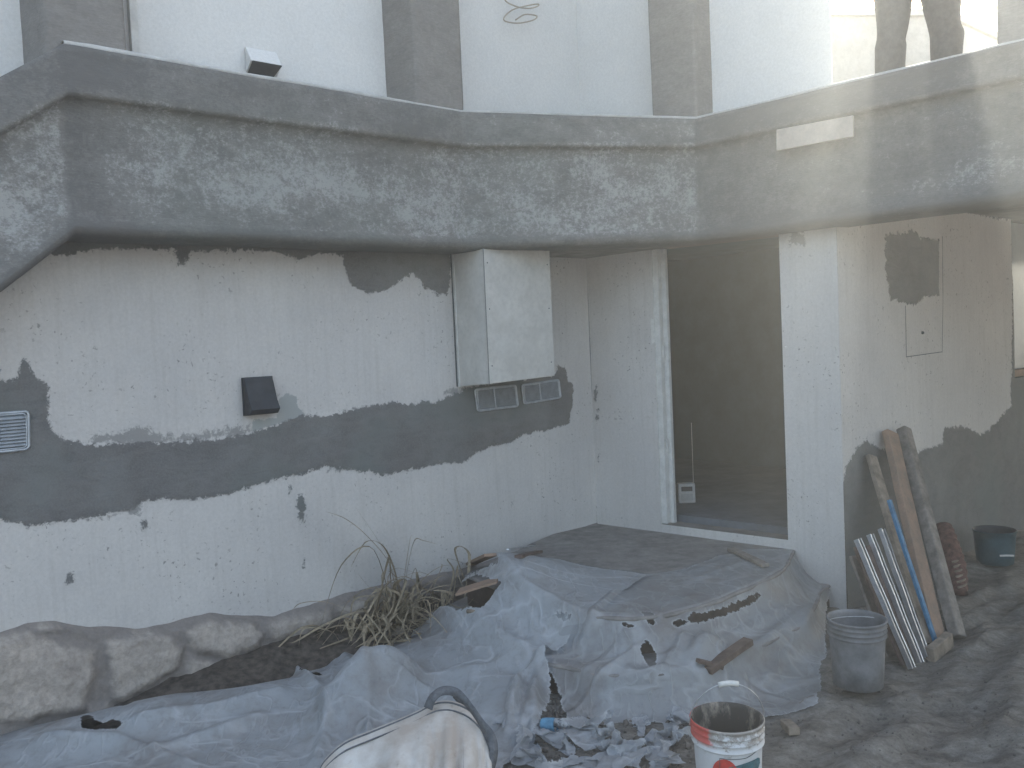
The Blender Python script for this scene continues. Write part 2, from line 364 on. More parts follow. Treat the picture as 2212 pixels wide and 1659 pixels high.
# ================================================================ the house
house = thing('house', 'two storey white stucco house under repair with a bare cement balcony beam and columns', 'house', (CORNER.x, CORNER.y, 0))
def hp(o): return adopt(o, house)
def wall(name, p0, d, n, L0, L1, z0, z1, mat, step=.016, patch=(), light=(), thin=(), amp=.004, off=0., hole=None):
    """vertical grid plane; patch lists are polygons in wall coordinates (length along d from p0, z)"""
    nx = max(2, int((L1 - L0) / step)); nz = max(2, int((z1 - z0) / step))
    l = np.linspace(L0, L1, nx); z = np.linspace(z0, z1, nz); LL, ZZ = np.meshgrid(l, z)
    A = {}
    for key, polys in (('patch', patch), ('light', light), ('thin', thin)):
        s = np.full(LL.shape, -1.)
        for q in polys: s = np.maximum(s, sdf(LL, ZZ, q))
        A[key] = s
    bul = fbm(LL * 1.1 + p0[0], ZZ * 1.1, 3) * amp * 2 + fbm(LL * 9, ZZ * 9, 3) * amp * .5 + np.clip(A['patch'] * .5, 0, .004) + off
    P = np.stack([p0[0] + d.x * LL + n.x * bul, p0[1] + d.y * LL + n.y * bul, ZZ], -1)
    K = None if hole is None else ~((LL > hole[0]) & (LL < hole[1]) & (ZZ > hole[2]) & (ZZ < hole[3]))
    return hp(gridmesh(name, P, mat, None, K, A))
def polyA(px): return [((onA(u, v) - CORNER).dot(DA), onA(u, v).z) for u, v in px]
def polyR(px): return [((onR(u, v) - PIL).dot(DA), onR(u, v).z) for u, v in px]
band = [(0,800),(0,818),(30,824),(44,806),(47,780),(60,780),(66,802),(82,816),(102,830),(108,855),(104,900),(112,930),(150,952),(190,960),(300,956),(380,955),(450,951),(520,941),(545,932),(600,915),(640,898),(720,895),(770,880),(850,868),(870,874),(940,866),(975,850),(1000,845),(1010,836),(1195,808),(1205,788),(1222,795),(1225,825),(1238,831),(1236,880),(1228,915),(1195,926),(1130,940),(1100,958),(1060,966),(1030,978),(1000,1002),(950,1000),(900,1014),(830,1026),(760,1016),(700,1008),(640,1028),(560,1046),(500,1064),(430,1078),(300,1084),(280,1102),(200,1120),(100,1130),(60,1140),(0,1120),(-350,1230),(-350,700)]
topst = [(100,470),(100,552),(160,545),(260,538),(375,540),(385,575),(400,572),(410,545),(520,540),(600,545),(640,560),(700,548),(738,552),(748,590),(762,618),(800,636),(835,626),(868,604),(892,592),(915,618),(945,640),(968,636),(974,600),(974,470)]
splash = [[(645,1068),(655,1066),(660,1090),(656,1110),(662,1136),(652,1134),(642,1105)],[(622,1046),(630,1045),(629,1064),(622,1066)],[(300,1150),(308,1126),(318,1128),(314,1140),(306,1150)],[(655,1206),(660,1206),(660,1228),(655,1226)],[(143,1240),(156,1238),(158,1262),(145,1262)],[(465,812),(471,812),(471,824),(462,822)]]
thinA = [[(180,956),(200,940),(260,934),(300,920),(350,938),(420,945),(440,930),(470,934),(500,925),(540,920),(550,940),(300,965)],[(960,850),(975,835),(1005,838),(1012,850),(985,862)],[(240,1100),(300,1082),(300,1105),(230,1118)],[(780,940),(900,1000),(700,1020)]]
lightA = [[(543,935),(547,906),(598,902),(604,862),(620,850),(640,858),(645,880),(662,897),(650,905),(600,918)]]
wallA = wall('stucco_wall', CORNER, DA, NA, -7.0, 0.0, .28, 2.62, M['stucco'], .016, [polyA(band), polyA(topst)] + [polyA(s) for s in splash], [polyA(q) for q in lightA], [polyA(q) for q in thinA])
# lower edge of the paint is wavy: the stone plinth stands in front of it
wall('upper_wall', CORNER, DA, NA, -7.0, 0.0, 2.62, 6.3, M['stucco_up'], .06)
# door wall
LD = (PIL - CORNER).dot(-DB)             # its length
lB = lambda u, v: (onB(u, v) - CORNER).dot(-DB)
dl, dr = lB(1428, 1120), lB(1702, 1150)
SILL = onB(1570, 1150).z; HEAD = 2.62
print('door', dl, dr, dr - dl, 'sill', SILL, 'LD', LD)
polyB = lambda px: [((onB(u, v) - CORNER).dot(-DB), onB(u, v).z) for u, v in px]
spB = [polyB(q) for q in ([(1284,830),(1291,832),(1290,870),(1284,868)],[(1288,880),(1294,880),(1294,905),(1288,905)],[(1292,970),(1298,975),(1296,1000),(1292,996)])]
wall('door_wall', CORNER, -DB, NB, 0, dl, .2, HEAD, M['stucco'], .02, spB)
wall('door_wall', CORNER, -DB, NB, dr, LD, -.1, HEAD, M['stucco'], .02, [], [], [polyB([(1704,500),(1738,500),(1738,530),(1704,528)])])
wall('door_wall', CORNER, -DB, NB, dl, dr, .2, SILL, M['stucco'], .02)
wall('upper_wall', CORNER, -DB, NB, 0, LD, HEAD, 6.3, M['stucco_up'], .06)
# right hand wall
rp = [(1815,1500),(1817,1060),(1828,1010),(1850,965),(1872,950),(1900,968),(1970,982),(2000,968),(2035,958),(2038,925),(2080,920),(2120,938),(2150,915),(2183,875),(2186,620),(2186,500),(2260,500),(2260,1500)]
rp2 = [(1912,505),(1958,503),(1965,495),(1982,500),(1986,512),(2028,517),(2028,636),(1995,642),(1975,662),(1925,645),(1913,600)]
rp3 = [(2020,448),(2100,462),(2195,478),(2195,440),(2020,440)]
WR = (onR(2192, 900) - PIL).dot(DA); _h = onR(2158, 1046); HL = (_h - PIL).dot(DA); HZ = _h.z
wall('stucco_wall', PIL, DA, NA, 0, WR, -.15, 2.9, M['stucco'], .016, [polyR(rp), polyR(rp2), polyR(rp3)])
print('WR', WR)
# beyond it: dark edge of a window opening and rough wall
def quadbox(name, o, ex, ey, ez, mat, bevel=0.):
    bm = bmesh.new(); box_axes(bm, o, ex, ey, ez); return hp(bm_obj(name, bm, mat, None, False, bevel))
wE = PIL + DA * WR
wz0 = onR(2200, 800).z; 
wall('stucco_wall', PIL, DA, NA, WR, WR + 5, -.15, wz0 - .06, M['stucco'], .05, [[(0, -1), (9, -1), (9, 3), (0, 3)]])

wall('stucco_wall', PIL, DA, NA, WR + 1.6, WR + 5, wz0 - .06, 2.9, M['stucco'], .05)
bm = bmesh.new(); g0 = wE - NA * .3 - DA * .4; g1 = wE - NA * .3 + DA * 5.2; gd = -NA * 3.2; gu = UP * 2.68
for p_ in ((g0, g0 + gd, g0 + gd + gu, g0 + gu), (g1, g1 + gd, g1 + gd + gu, g1 + gu), (g0 + gd, g1 + gd, g1 + gd + gu, g0 + gd + gu), (g0 + gu, g1 + gu, g1 + gd + gu, g0 + gd + gu)):
    bm.faces.new([bm.verts.new(x) for x in p_])
hp(bm_obj('room_wall', bm, M['interior']))  # unseen closed box added behind the window to stop sun coming through
# window: recessed frame with pane
win = hp(mesh_obj('window', [wE + UP * (wz0) - NA * .1 + DA * .06, wE + UP * wz0 - NA * .1 + DA * 1.55, wE + UP * 2.75 - NA * .1 + DA * 1.55, wE + UP * 2.75 - NA * .1 + DA * .06], [(0, 1, 2, 3)], simple('window_pane', (.25, .28, .30), .15, 0, .1, 3, .0)))
bm = bmesh.new()
for (a, b, c, d_) in ((0, .06, wz0 - .06, 2.9), (1.55, .06, wz0 - .06, 2.9), (.75, .04, wz0, 2.75)):
    box_axes(bm, wE + DA * (a + .002) - NA * .14 + UP * c, DA * b, NA * .1, UP * (d_ - c))
box_axes(bm, wE + DA * .063 - NA * .14 + UP * (wz0 - .06), DA * 1.48, NA * .105, UP * .06)
fr = bm_obj('window_frame', bm, M['wood_red'], None, False, .004); fr.parent = win; fr.matrix_parent_inverse = win.matrix_world.inverted()
fr.parent = win; fr.matrix_parent_inverse = Matrix()
# door reveal, frame and sill
DD = .14
jl = CORNER - DB * dl; jr = CORNER - DB * dr
quadbox('door_reveal', jl - NB * .15 + UP * (SILL + .001) + DB * .03, -DB * .03, NB * .147, UP * (HEAD - SILL), M['white'])
quadbox('door_reveal', jr - NB * .15 + UP * (SILL + .001), -DB * .03, NB * .147, UP * (HEAD - SILL), M['stucco_up'])
fp = hp(link(bpy.data.objects.new('door_frame', None))); 
bm = bmesh.new()
box_axes(bm, jl - NB * .06 + UP * (SILL + .004), -DB * .045, NB * .05, UP * (HEAD - SILL - .01))
box_axes(bm, jl - NB * .101 + UP * (SILL + .004), -DB * .075, NB * .037, UP * (HEAD - SILL - .01))
for q in (.55, 1.25): box_axes(bm, jl - NB * .055 - DB * .0455 + UP * (SILL + q), -DB * .012, NB * .02, UP * .09)
bpy.data.objects.remove(fp); hp(bm_obj('door_frame', bm, M['white'], None, False, .003))
quadbox('door_sill', jl - NB * .15 + UP * (SILL - .06) - DB * .002, -DB * (dr - dl - .004), NB * .146, UP * .06, M['concrete'], .006)
# room behind the door
RO = CORNER - NB * .15
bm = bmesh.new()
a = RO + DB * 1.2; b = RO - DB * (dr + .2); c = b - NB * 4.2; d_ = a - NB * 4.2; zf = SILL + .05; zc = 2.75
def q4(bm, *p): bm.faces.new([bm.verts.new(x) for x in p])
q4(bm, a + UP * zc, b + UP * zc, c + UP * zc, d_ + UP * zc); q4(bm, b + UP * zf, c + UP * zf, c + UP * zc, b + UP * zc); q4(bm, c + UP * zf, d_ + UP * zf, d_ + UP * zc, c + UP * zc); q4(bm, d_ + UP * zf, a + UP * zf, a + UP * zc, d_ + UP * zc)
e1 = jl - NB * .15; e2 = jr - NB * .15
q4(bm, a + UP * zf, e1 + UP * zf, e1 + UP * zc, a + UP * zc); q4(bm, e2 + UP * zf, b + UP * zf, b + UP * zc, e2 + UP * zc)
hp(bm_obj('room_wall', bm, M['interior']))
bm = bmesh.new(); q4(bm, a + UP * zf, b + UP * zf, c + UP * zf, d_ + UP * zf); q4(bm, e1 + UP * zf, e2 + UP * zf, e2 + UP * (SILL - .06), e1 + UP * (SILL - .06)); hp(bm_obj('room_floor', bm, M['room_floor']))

# ---- balcony beam: profile swept along the plan line, heights read at each bend
offA = .32; offB = .2
def bend(u, v, plane): p = plane(u, v); return Vector((p.x, p.y, 0))
b0 = bend(150, 300, lambda u, v: onA(u, v, offA)); b1 = bend(1002, 400, lambda u, v: onA(u, v, offA)); b2 = bend(1509, 400, lambda u, v: onB(u, v, offB))
b3 = b2 - DB * 6.0; bL = b0 - DA * 1.9
def zat(p, u, v): return at_y(u, v, p.y).z
z1 = [zat(b1, 1000, 243), zat(b1, 1001, 318), zat(b1, 1002, 538)]
z2 = [zat(b2, 1508, 258), zat(b2, 1508, 318), zat(b2, 1510, 520)]
z0 = [zat(b0, 120, 98), zat(b0, 150, 207), zat(b0, 165, 507)]
print('beam z', z0, z1, z2, 'b', b0, b1, b2)
zz = [[(z0[i] + z1[i]) / 2 * .0 + z0[i] for i in range(3)], z1, z2, z2[:]]
sl_ = .72
zL = [z0[0] - 1.9 * sl_, z0[1] - 1.9 * sl_, z0[2] - 1.9 * (sl_ + .12)]
nodes = [(bL, zL), (b0, z0), (b1, z1), (b2, z2), (b3, z2)]
def outn(i):
    def nn(a, b):
        d = (b - a); d.z = 0; d.normalize(); n = Vector((d.y, -d.x, 0)); return n if n.y < 0 else -n
    ns = []
    if i > 0: ns.append(nn(nodes[i - 1][0], nodes[i][0]))
    if i < len(nodes) - 1: ns.append(nn(nodes[i][0], nodes[i + 1][0]))
    if len(ns) == 1: return ns[0]
    s = (ns[0] + ns[1]).normalized(); return s / max(.5, s.dot(ns[0]))
# profile rows: (outward offset, key heights mix) from the soffit back edge to the top back edge
def prof(zt, zl, zb):
    rows = []
    th = .34
    rows += [(-th, zb + .004), (-.2, zb), (-.09, zb - .002)]
    for k in range(1, 7):
        a = k / 6 * math.pi / 2; r = .045; rows.append((-r + r * math.sin(a) + .0, zb + r - r * math.cos(a)))
    zi = zl - .035
    for k in range(1, 17): f = k / 17; rows.append((-.012 - .018 * math.sin(f * math.pi), zb + .045 + (zi - zb - .045) * f))
    rows += [(-.004, zi + .014), (.018, zi + .026), (.036, zi + .030), (.044, zl + .012)]
    for k in range(1, 8): f = k / 8; rows.append((.044 - .02 * f, zl + .012 + (zt - zl - .022) * f))
    rows += [(.028, zt - .006), (.018, zt), (-.1, zt), (-.6, zt - .002), (-1.2, zt - .002)]
    return rows
cols = []; NSEG = [48, 76, 48, 120]
for i in range(len(nodes) - 1):
    (pa, za), (pb, zb_) = nodes[i], nodes[i + 1]; na, nb_ = outn(i), outn(i + 1)
    for k in range(NSEG[i] + (1 if i == len(nodes) - 2 else 0)):
        f = k / NSEG[i]; cols.append((pa.lerp(pb, f), na.lerp(nb_, f), [za[j] * (1 - f) + zb_[j] * f for j in range(3)], i, f))
P = []; pale = []
for (p, nn_, z, seg, f) in cols:
    pr = prof(*z); P.append([(p.x + nn_.x * o, p.y + nn_.y * o, h) for o, h in pr])
    base = {0: .02, 1: .06, 2: .0, 3: -.22}[seg]
    row = []
    for (o, h) in pr:
        q = (h - z[2]) / (z[1] - z[2]); k = base
        if seg in (0, 1): k += .3 * math.exp(-((q - .55) / .35) ** 2) - .1
        if seg == 1: k -= .5 * max(0, 1 - f * 6)
        if seg == 2: k += .12
        if seg == 3: k += .25 * math.exp(-((q - .25) / .12) ** 2) * min(1, f * 4)
        if q > 1.02: k -= .25
        if q < .08: k -= .35
        row.append(k)
    pale.append(row)
P = np.array(P).transpose(1, 0, 2).copy(); pale = np.array(pale).T
# hand floated surface
ln = np.arange(P.shape[1]) * .035
for j in range(P.shape[0]):
    w_ = fbm(ln * 1.8, np.full_like(ln, j * .13), 4) * .012 + fbm(ln * .5, np.full_like(ln, j * .02 + 7), 2) * .01
    for k, c_ in enumerate(cols):
        P[j, k, 0] += c_[1].x * w_[k]; P[j, k, 1] += c_[1].y * w_[k]
    P[j, :, 2] += fbm(ln * 2.2 + 5, np.full_like(ln, j * .1), 3) * .006
beam = hp(gridmesh('balcony_beam', P, M['beam'], None, None, {'pale': pale}))
ZT = z1[0]
# thin pale strip along the top edge of the slab
P2 = []
for (p, nn_, z, seg, f) in cols:
    if seg == 0: continue
    w_ = .005 + (.022 if seg == 1 and f < .25 else .010) * float(max(0, fbm(np.array(p.x * 3.), np.array(p.y * 3.), 3) + .25)); 
    P2.append([(p.x + nn_.x * o, p.y + nn_.y * o, z[0] + h) for o, h in ((.012, -.004), (.016, .003), (.016, .003 + w_), (.008, .009 + w_), (-.12, .009 + w_))])
hp(gridmesh('slab_edge', np.array(P2).transpose(1, 0, 2).copy(), M['frame']))
# underside of the terrace, right part
sz = onR(2191, 474).z
bm = bmesh.new()
s0 = b2 - NB * .32; s1 = b3 - NB * .32
hexa(bm, [PIL - DB * .05 - NA * .3 + UP * sz, s0 + DB * .8 + UP * sz, s0 + UP * sz, s1 + UP * sz, s1 + DA * 8 + UP * sz, PIL + DA * 9 + UP * sz], [PIL - DB * .05 - NA * .3 + UP * (sz + .3), s0 + DB * .8 + UP * (sz + .3), s0 + UP * (sz + .3), s1 + UP * (sz + .3), s1 + DA * 8 + UP * (sz + .3), PIL + DA * 9 + UP * (sz + .3)])
hp(bm_obj('terrace_slab', bm, M['concrete']))
# floor behind the chamfered part
bm = bmesh.new(); q4(bm, b1 + UP * (z1[2] + .01) - NA * .2, b2 + UP * (z2[2] + .01) - NB * .2, CORNER + UP * (z1[2] + .01) - DA * -.05, CORNER - DA * 1.3 + UP * (z1[2] + .01)); q4(bm, b2 + UP * (z2[2] + .012) - NB * .1, PIL + UP * (z2[2] + .012), PIL + DB * .0 - NB * .3 + UP * (z2[2] + .012), CORNER + UP * (z1[2] + .012))
hp(bm_obj('balcony_soffit', bm, M['concrete']))

# columns
def column(edge, s=.37):
    o = Vector((edge.x, edge.y, ZT - .05)); n = 10
    bm = bmesh.new(); ring = []
    zs = np.linspace(0, 2.95, 60)
    c4 = [o, o + DA * s, o + DA * s + DB * s, o + DB * s]
    for z in zs:
        r = []
        for i in range(4):
            a_, b_ = c4[i], c4[(i + 1) % 4]
            for k in range(6):
                f = [.02, .06, .3, .5, .7, .94][k]; p = a_.lerp(b_, f) + UP * float(z)
                ctr = (c4[0] + c4[2]) / 2; dirv = (p - ctr); dirv.z = 0; dirv.normalize()
                p += dirv * (float(fbm(np.array(p.x * 4 + i * 5), np.array(z * 2.5), 3)) * .008); r.append(bm.verts.new(p))
        ring.append(r)
    for a_, b_ in zip(ring, ring[1:]):
        for k in range(24): bm.faces.new((a_[k], a_[(k + 1) % 24], b_[(k + 1) % 24], b_[k]))
    bm.faces.new(ring[-1])
    return hp(bm_obj('column', bm, M['column'], None, True))
for (u, v, pl, s) in ((97, 80, lambda u, v: onA(u, v, .285), .37), (897, 150, lambda u, v: onA(u, v, .285), .37), (1502, 150, lambda u, v: onB(u, v, offB - .03), .36)):
    e = pl(u, v); column(e, s)
e = onB(2163, 80, offB - .03); column(Vector((e.x, e.y, 0)) - DB * .37 * .93, .37)
# white downpipe beside the first column
e = onA(285, 60, .03); bm = bmesh.new(); box_axes(bm, Vector((e.x, e.y, ZT - .05)) - DA * .02, DA * .04, NA * .045, UP * 2.9); hp(bm_obj('corner_trim', bm, M['white'], None, False, .003))
bm = bmesh.new(); box_axes(bm, Vector((e.x, e.y, ZT - .05)) + DA * .026 - NA * .028, DA * .008, NA * .008, UP * 2.9); hp(bm_obj('trim_gap', bm, M['line']))

# roof slab and back walls, unseen, added to block the sun
bm = bmesh.new()
A0 = CORNER - DA * 7; far = 8
Q = [A0 + NA * .4, CORNER + NA * .4 + NB * .0, PIL + NB * .1, PIL + Vector((.39, .92, 0)) * 6, A0 - NA * 7 + DB * 1]
hexa(bm, [q + UP * 6.3 for q in Q], [q + UP * 6.5 for q in Q]); hp(bm_obj('sun_block_roof', bm, M['concrete']))
VR = Vector((PIL.x, PIL.y, 0)).normalized()
wall('upper_wall', PIL, VR, NA, 0, 6, z2[0] - .4, 6.3, M['stucco_up'], .2)
bm = bmesh.new(); e = PIL + VR * 6; q4(bm, e, A0 - NA * 7, A0 - NA * 7 + UP * 6.3, e + UP * 6.3); q4(bm, A0, A0 - NA * 7, A0 - NA * 7 + UP * 6.3, A0 + UP * 6.3); hp(bm_obj('sun_block_wall', bm, M['stucco_up']))
# terrace back wall with coping
TB = at_y(2042, 22, 7.6); d2 = Vector((1, .12, 0)).normalized()
zt = TB.z
bm = bmesh.new(); fl = z2[0] - .05
p0 = Vector((TB.x, TB.y, 0)); pl_ = p0 - d2 * 2.2; p2_ = p0 + DA * 6
def wq(a, b, z0_, z1_, th, o=0):
    n_ = (b - a).normalized(); n_ = Vector((n_.y, -n_.x, 0)); n_ = n_ if n_.y < 0 else -n_
    box_axes(bm, a + n_ * o + UP * z0_, b - a, -n_ * th, UP * (z1_ - z0_))
wq(pl_, p0, fl, zt - .055, .2); wq(p0, p2_, fl, zt - .055, .2)
hp(bm_obj('terrace_wall', bm, M['stucco_mid'])); bm = bmesh.new()
wq(pl_, p0 + d2 * .02, zt - .053, zt, .25, .03); wq(p0, p2_, zt - .052, zt + .001, .25, .03); hp(bm_obj('wall_coping', bm, M['white']))
quadbox('terrace_floor', p2_ + UP * (fl - .1), (PIL - p2_) + VR * 0 , Vector((-2.5, -1, 0)) * 0 + NB * .01, UP * .1, M['concrete'])
bm = bmesh.new(); hexa(bm, [x + UP * (fl - .2) for x in (s0, s1, p2_ - NA * .2, p0 - NA * .2, pl_ + UP * 0 + Vector((0, .5, 0)), PIL + VR * .2)], [x + UP * (fl + .0) for x in (s0, s1, p2_ - NA * .2, p0 - NA * .2, pl_ + UP * 0 + Vector((0, .5, 0)), PIL + VR * .2)])
hp(bm_obj('terrace_floor', bm, M['concrete']))

# pipe chase on the long wall
cl = onA(990, 835); cz = cl.z; _e = onA(984, 700); _q = on_plane(1051, 700, _e, DA); co = max(.12, min(.4, (_q - _e).dot(NA))); print('chase offset', co)
e1 = onA(984, 700); cfl = onA(1051, 700, co); cfr = onA(1194, 700, co); cw0 = (e1 - CORNER).dot(DA); f0 = (cfl - CORNER).dot(DA); f1 = (cfr - CORNER).dot(DA)
zbl = onA(1052, 830, co).z; zbr = onA(1198, 812, co).z
bm = bmesh.new(); B0 = CORNER + DA * f0; B1 = CORNER + DA * f1
hexa(bm, [B0 + NA * .001 + UP * zbl, B0 + NA * co + UP * zbl, B1 + NA * co + UP * zbr, B1 + NA * .001 + UP * zbr], [B0 + NA * .001 + UP * 2.55, B0 + NA * co + UP * 2.55, B1 + NA * co + UP * 2.55, B1 + NA * .001 + UP * 2.55])
print('chase', f0, f1, 'side start', cw0, zbl, zbr)
hp(bm_obj('pipe_chase', bm, M['stucco_mid'], None, False, .004))
bm = bmesh.new()
for zq in (zbl + .12, zbl + .5, 2.4):
    for lq in (f0 + .03, f1 - .03):
        bm = bmesh.new(); bmesh.ops.create_icosphere(bm, subdivisions=1, radius=.005, matrix=Matrix.Translation(CORNER + DA * lq + NA * (co + .001) + UP * zq)); hp(bm_obj('screw_head', bm, M['line']))
bm = bmesh.new(); tube(bm, [B0 + NA * (co + .001) + UP * zbl, B0 + NA * (co + .001) + UP * 2.5], .0018, 5); hp(bm_obj('edge_joint', bm, M['line']))
# bevel board left of the chase and thin conduit line
bm = bmesh.new(); s_ = CORNER + DA * cw0
hexa(bm, [s_ + NA * .003 + UP * cz, s_ + NA * .02 + UP * cz, B0 + NA * (co - .004) + UP * zbl - DA * .003, B0 + NA * .003 + UP * zbl - DA * .003], [x + UP * 0 for x in (s_ + NA * .003 + UP * 2.55, s_ + NA * .02 + UP * 2.55, B0 + NA * (co - .004) + UP * 2.55 - DA * .003, B0 + NA * .003 + UP * 2.55 - DA * .003)])
hp(bm_obj('chase_side', bm, M['stucco_mid'], None, False, .002))
bm = bmesh.new(); tube(bm, [s_ - DA * .014 + NA * .004 + UP * (cz), s_ - DA * .014 + NA * .004 + UP * 2.52], .0045, 6); hp(bm_obj('chase_gap', bm, M['line']))
bm = bmesh.new(); box_axes(bm, s_ - DA * .008 + NA * .001 + UP * (cz - .005), DA * .03, NA * .024, UP * (2.55 - cz)); hp(bm_obj('corner_bead', bm, M['white'], None, False, .002))

# vents
def grille(px, n, off=.006, mull=None, depth=.02):
    """px: four corners tl,tr,br,bl on the long wall"""
    q = [onA(u, v, off) for u, v in px]
    tl, tr, br, bl = q; ex = (tr - tl); ez = (bl - tl)
    g = hp(link(bpy.data.objects.new('vent_grille', None)))
    me = bmesh.new(); cor = []
    def P_(a, b, o=0): return tl + ex * a + ez * b + NA * o
    # frame: rounded rectangle ring
    rr = .07; ring = []
    for cx_, cy_, a0 in ((1 - rr, rr * 1.4, -90), (1 - rr, 1 - rr * 1.4, 0), (rr, 1 - rr * 1.4, 90), (rr, rr * 1.4, 180)):
        for k in range(6):
            a = R(a0 + k * 18); ring.append((cx_ + rr * math.cos(a), cy_ + rr * 1.4 * math.sin(a)))
    bpy.data.objects.remove(g)
    tube(me, [P_(a, b, .010) for a, b in ring], .0075, 6, closed=True)
    tube(me, [P_(.5 + (a - .5) * .93, .5 + (b - .5) * .90, .014) for a, b in ring], .004, 6, closed=True)
    fo = hp(bm_obj('vent_grille', me, M['alu'], None, True))
    me = bmesh.new(); vs = [me.verts.new(P_(a, b, .003)) for a, b in ring]; me.faces.new(vs); bk = bm_obj('backing', me, M['grille_back']); bk.parent = fo
    me = bmesh.new()
    for k in range(n):
        b = .1 + .8 * (k + .5) / n; h = .8 / n
        segs = ((.04, .96),) if mull is None else ((.04, mull - .01), (mull + .01, .96))
        for a0, a1 in segs:
            p = [P_(a0, b - h * .45, .006), P_(a1, b - h * .45, .006), P_(a1, b + h * .35, .006 + depth), P_(a0, b + h * .35, .006 + depth)]
            v_ = [me.verts.new(x) for x in p]; me.faces.new(v_); v2 = [me.verts.new(x + UP * -.002 - NA * .001) for x in p]; me.faces.new(v2[::-1])
    lo = bm_obj('louvres', me, M['alu']); lo.parent = fo
    if mull is not None:
        me = bmesh.new(); tube(me, [P_(mull, .03, .016), P_(mull, .97, .016)], .005, 6); mo = bm_obj('mullion', me, M['alu']); mo.parent = fo
    return fo
M['grille_back'] = simple('grille_back_metal', (.20, .24, .28), .6, .2, .1)  # backing metal, darker than the louvres
grille([(-90, 900), (60, 888), (62, 968), (-88, 985)], 9, depth=.012)
grille([(1024, 841), (1112, 832), (1114, 876), (1030, 888)], 9, mull=.44, depth=.010)
grille([(1125, 832), (1205, 820), (1207, 858), (1130, 872)], 9, mull=.45, depth=.010)
# small hanging flap of the left corner of grille ledge: black dryer hood on the long wall
hd = onA(523, 818); hq = [onA(523, 818), onA(584, 813), onA(595, 888), onA(529, 896)]
ex = DA * ((hq[1] - hq[0]).dot(DA)); zt_, zb_ = hq[0].z, hq[3].z
o_ = hq[0]; o_.z = zt_
print('hood w', ex.length, 'h', zt_ - zb_)
bm = bmesh.new()
side = [(.004, 0), (.03, 0), (.045, -.03), (.085, -(zt_ - zb_) * .62), (.12, -(zt_ - zb_) * .86), (.085, -(zt_ - zb_)), (.004, -(zt_ - zb_))]
hexa(bm, [o_ + NA * a + UP * b for a, b in side], [o_ + ex + NA * a + UP * b for a, b in side])
hood = hp(bm_obj('vent_hood', bm, M['dark'], None, False, .003)); hood['label'] = 'black plastic vent hood above the grey mortar band'
bm = bmesh.new(); box_axes(bm, o_ + NA * .0035 - DA * .008 + UP * .006, ex + DA * .016, NA * .012, -UP * (zt_ - zb_ + .012)); bk = bm_obj('backplate', bm, M['dark'], None, False, .002); bk.parent = hood
# upper white hood seen from below
uo = onA(534, 150); ur = onA(590, 158); ex = DA * ((ur - uo).dot(DA) + .02)
bm = bmesh.new()
for a_, b_ in ((0, 1),):
    sec0 = [uo + NA * .004 - UP * .02, uo + NA * .085 + UP * .03, uo + NA * .02 + UP * .12, uo + NA * .004 + UP * .13]
    hexa(bm, [x - DA * .01 for x in sec0], [x + ex for x in sec0])
uh = hp(bm_obj('vent_hood', bm, M['stucco_up'], None, False, .004)); uh['label'] = 'white vent hood on the upper wall'
bm = bmesh.new(); w0_ = [uo + NA * .006 - UP * .027 - DA * .004, uo + NA * .093 + UP * .026 - DA * .004, uo + NA * .093 + UP * .026 + ex * .98, uo + NA * .006 - UP * .027 + ex * .85]
hexa(bm, w0_, [x - UP * .003 for x in w0_]); bk = bm_obj('louvre', bm, M['dark']); bk.parent = uh
# panel outline scribed into the right hand wall
bm = bmesh.new()
tube(bm, [onR(2036, 510, .002), onR(2037, 640, .002), onR(2035, 762, .002)], .0022, 5); tube(bm, [onR(2035, 760, .002), onR(2000, 765, .002), onR(1958, 771, .002)], .003, 5); tube(bm, [onR(1958, 771, .002), onR(1956, 660, .002)], .0018, 5)
hp(bm_obj('panel_joint', bm, M['line']))
bm = bmesh.new(); bmesh.ops.create_icosphere(bm, subdivisions=2, radius=.012, matrix=Matrix.Translation(onR(1993, 719, .001))); hp(bm_obj('plug', bm, M['line']))

# stone plinth under the long wall
px_top = [(-120,1408),(0,1370),(60,1348),(120,1342),(200,1356),(300,1360),(380,1345),(460,1325),(540,1333),(600,1332),(700,1300),(800,1272),(900,1250),(980,1235),(1010,1228),(1100,1200),(1180,1175),(1290,1133)]
tl_ = [((onA(u, v, .05) - CORNER).dot(DA), onA(u, v, .05).z) for u, v in px_top]
L = np.linspace(-7, 0, 470); zt_ = np.interp(L, [q[0] for q in tl_], [q[1] for q in tl_]) + fbm(L * 8, L * 0, 3) * .012
nz = 60; PL = np.zeros((nz, len(L), 3)); joint = np.zeros((nz, len(L)))
stones = [[(-30,1375),(60,1365),(210,1400),(205,1470),(180,1530),(60,1560),(-40,1570)],[(228,1385),(300,1362),(365,1370),(396,1400),(385,1440),(340,1470),(270,1520),(240,1510)],[(400,1360),(470,1335),(540,1345),(570,1370),(560,1400),(490,1425),(410,1405)],[(60,1352),(140,1350),(170,1362),(90,1368)],[(575,1345),(650,1325),(720,1312),(720,1350),(640,1385),(580,1380)],[(405,1415),(480,1430),(470,1450),(400,1470)],[(-140,1420),(-40,1385),(-50,1560),(-160,1600)],[(730,1310),(830,1280),(850,1300),(740,1345)],[(190,1520),(235,1515),(250,1545),(190,1560)],[(-330,1500),(-170,1430),(-180,1620),(-350,1680)]]
sp = [[((onA(u, v, .06) - CORNER).dot(DA), onA(u, v, .06).z) for u, v in s] for s in stones]
LL = np.tile(L, (nz, 1)); ZZ = np.zeros_like(LL)
for j in range(nz): ZZ[j] = zt_ + .0 - (zt_ + .35) * (j / (nz - 1)) ** 1.0
S = np.full(LL.shape, -1.)
for s in sp: S = np.maximum(S, sdf(LL, ZZ, s))
S = S + fbm(LL * 12, ZZ * 12, 3) * .02
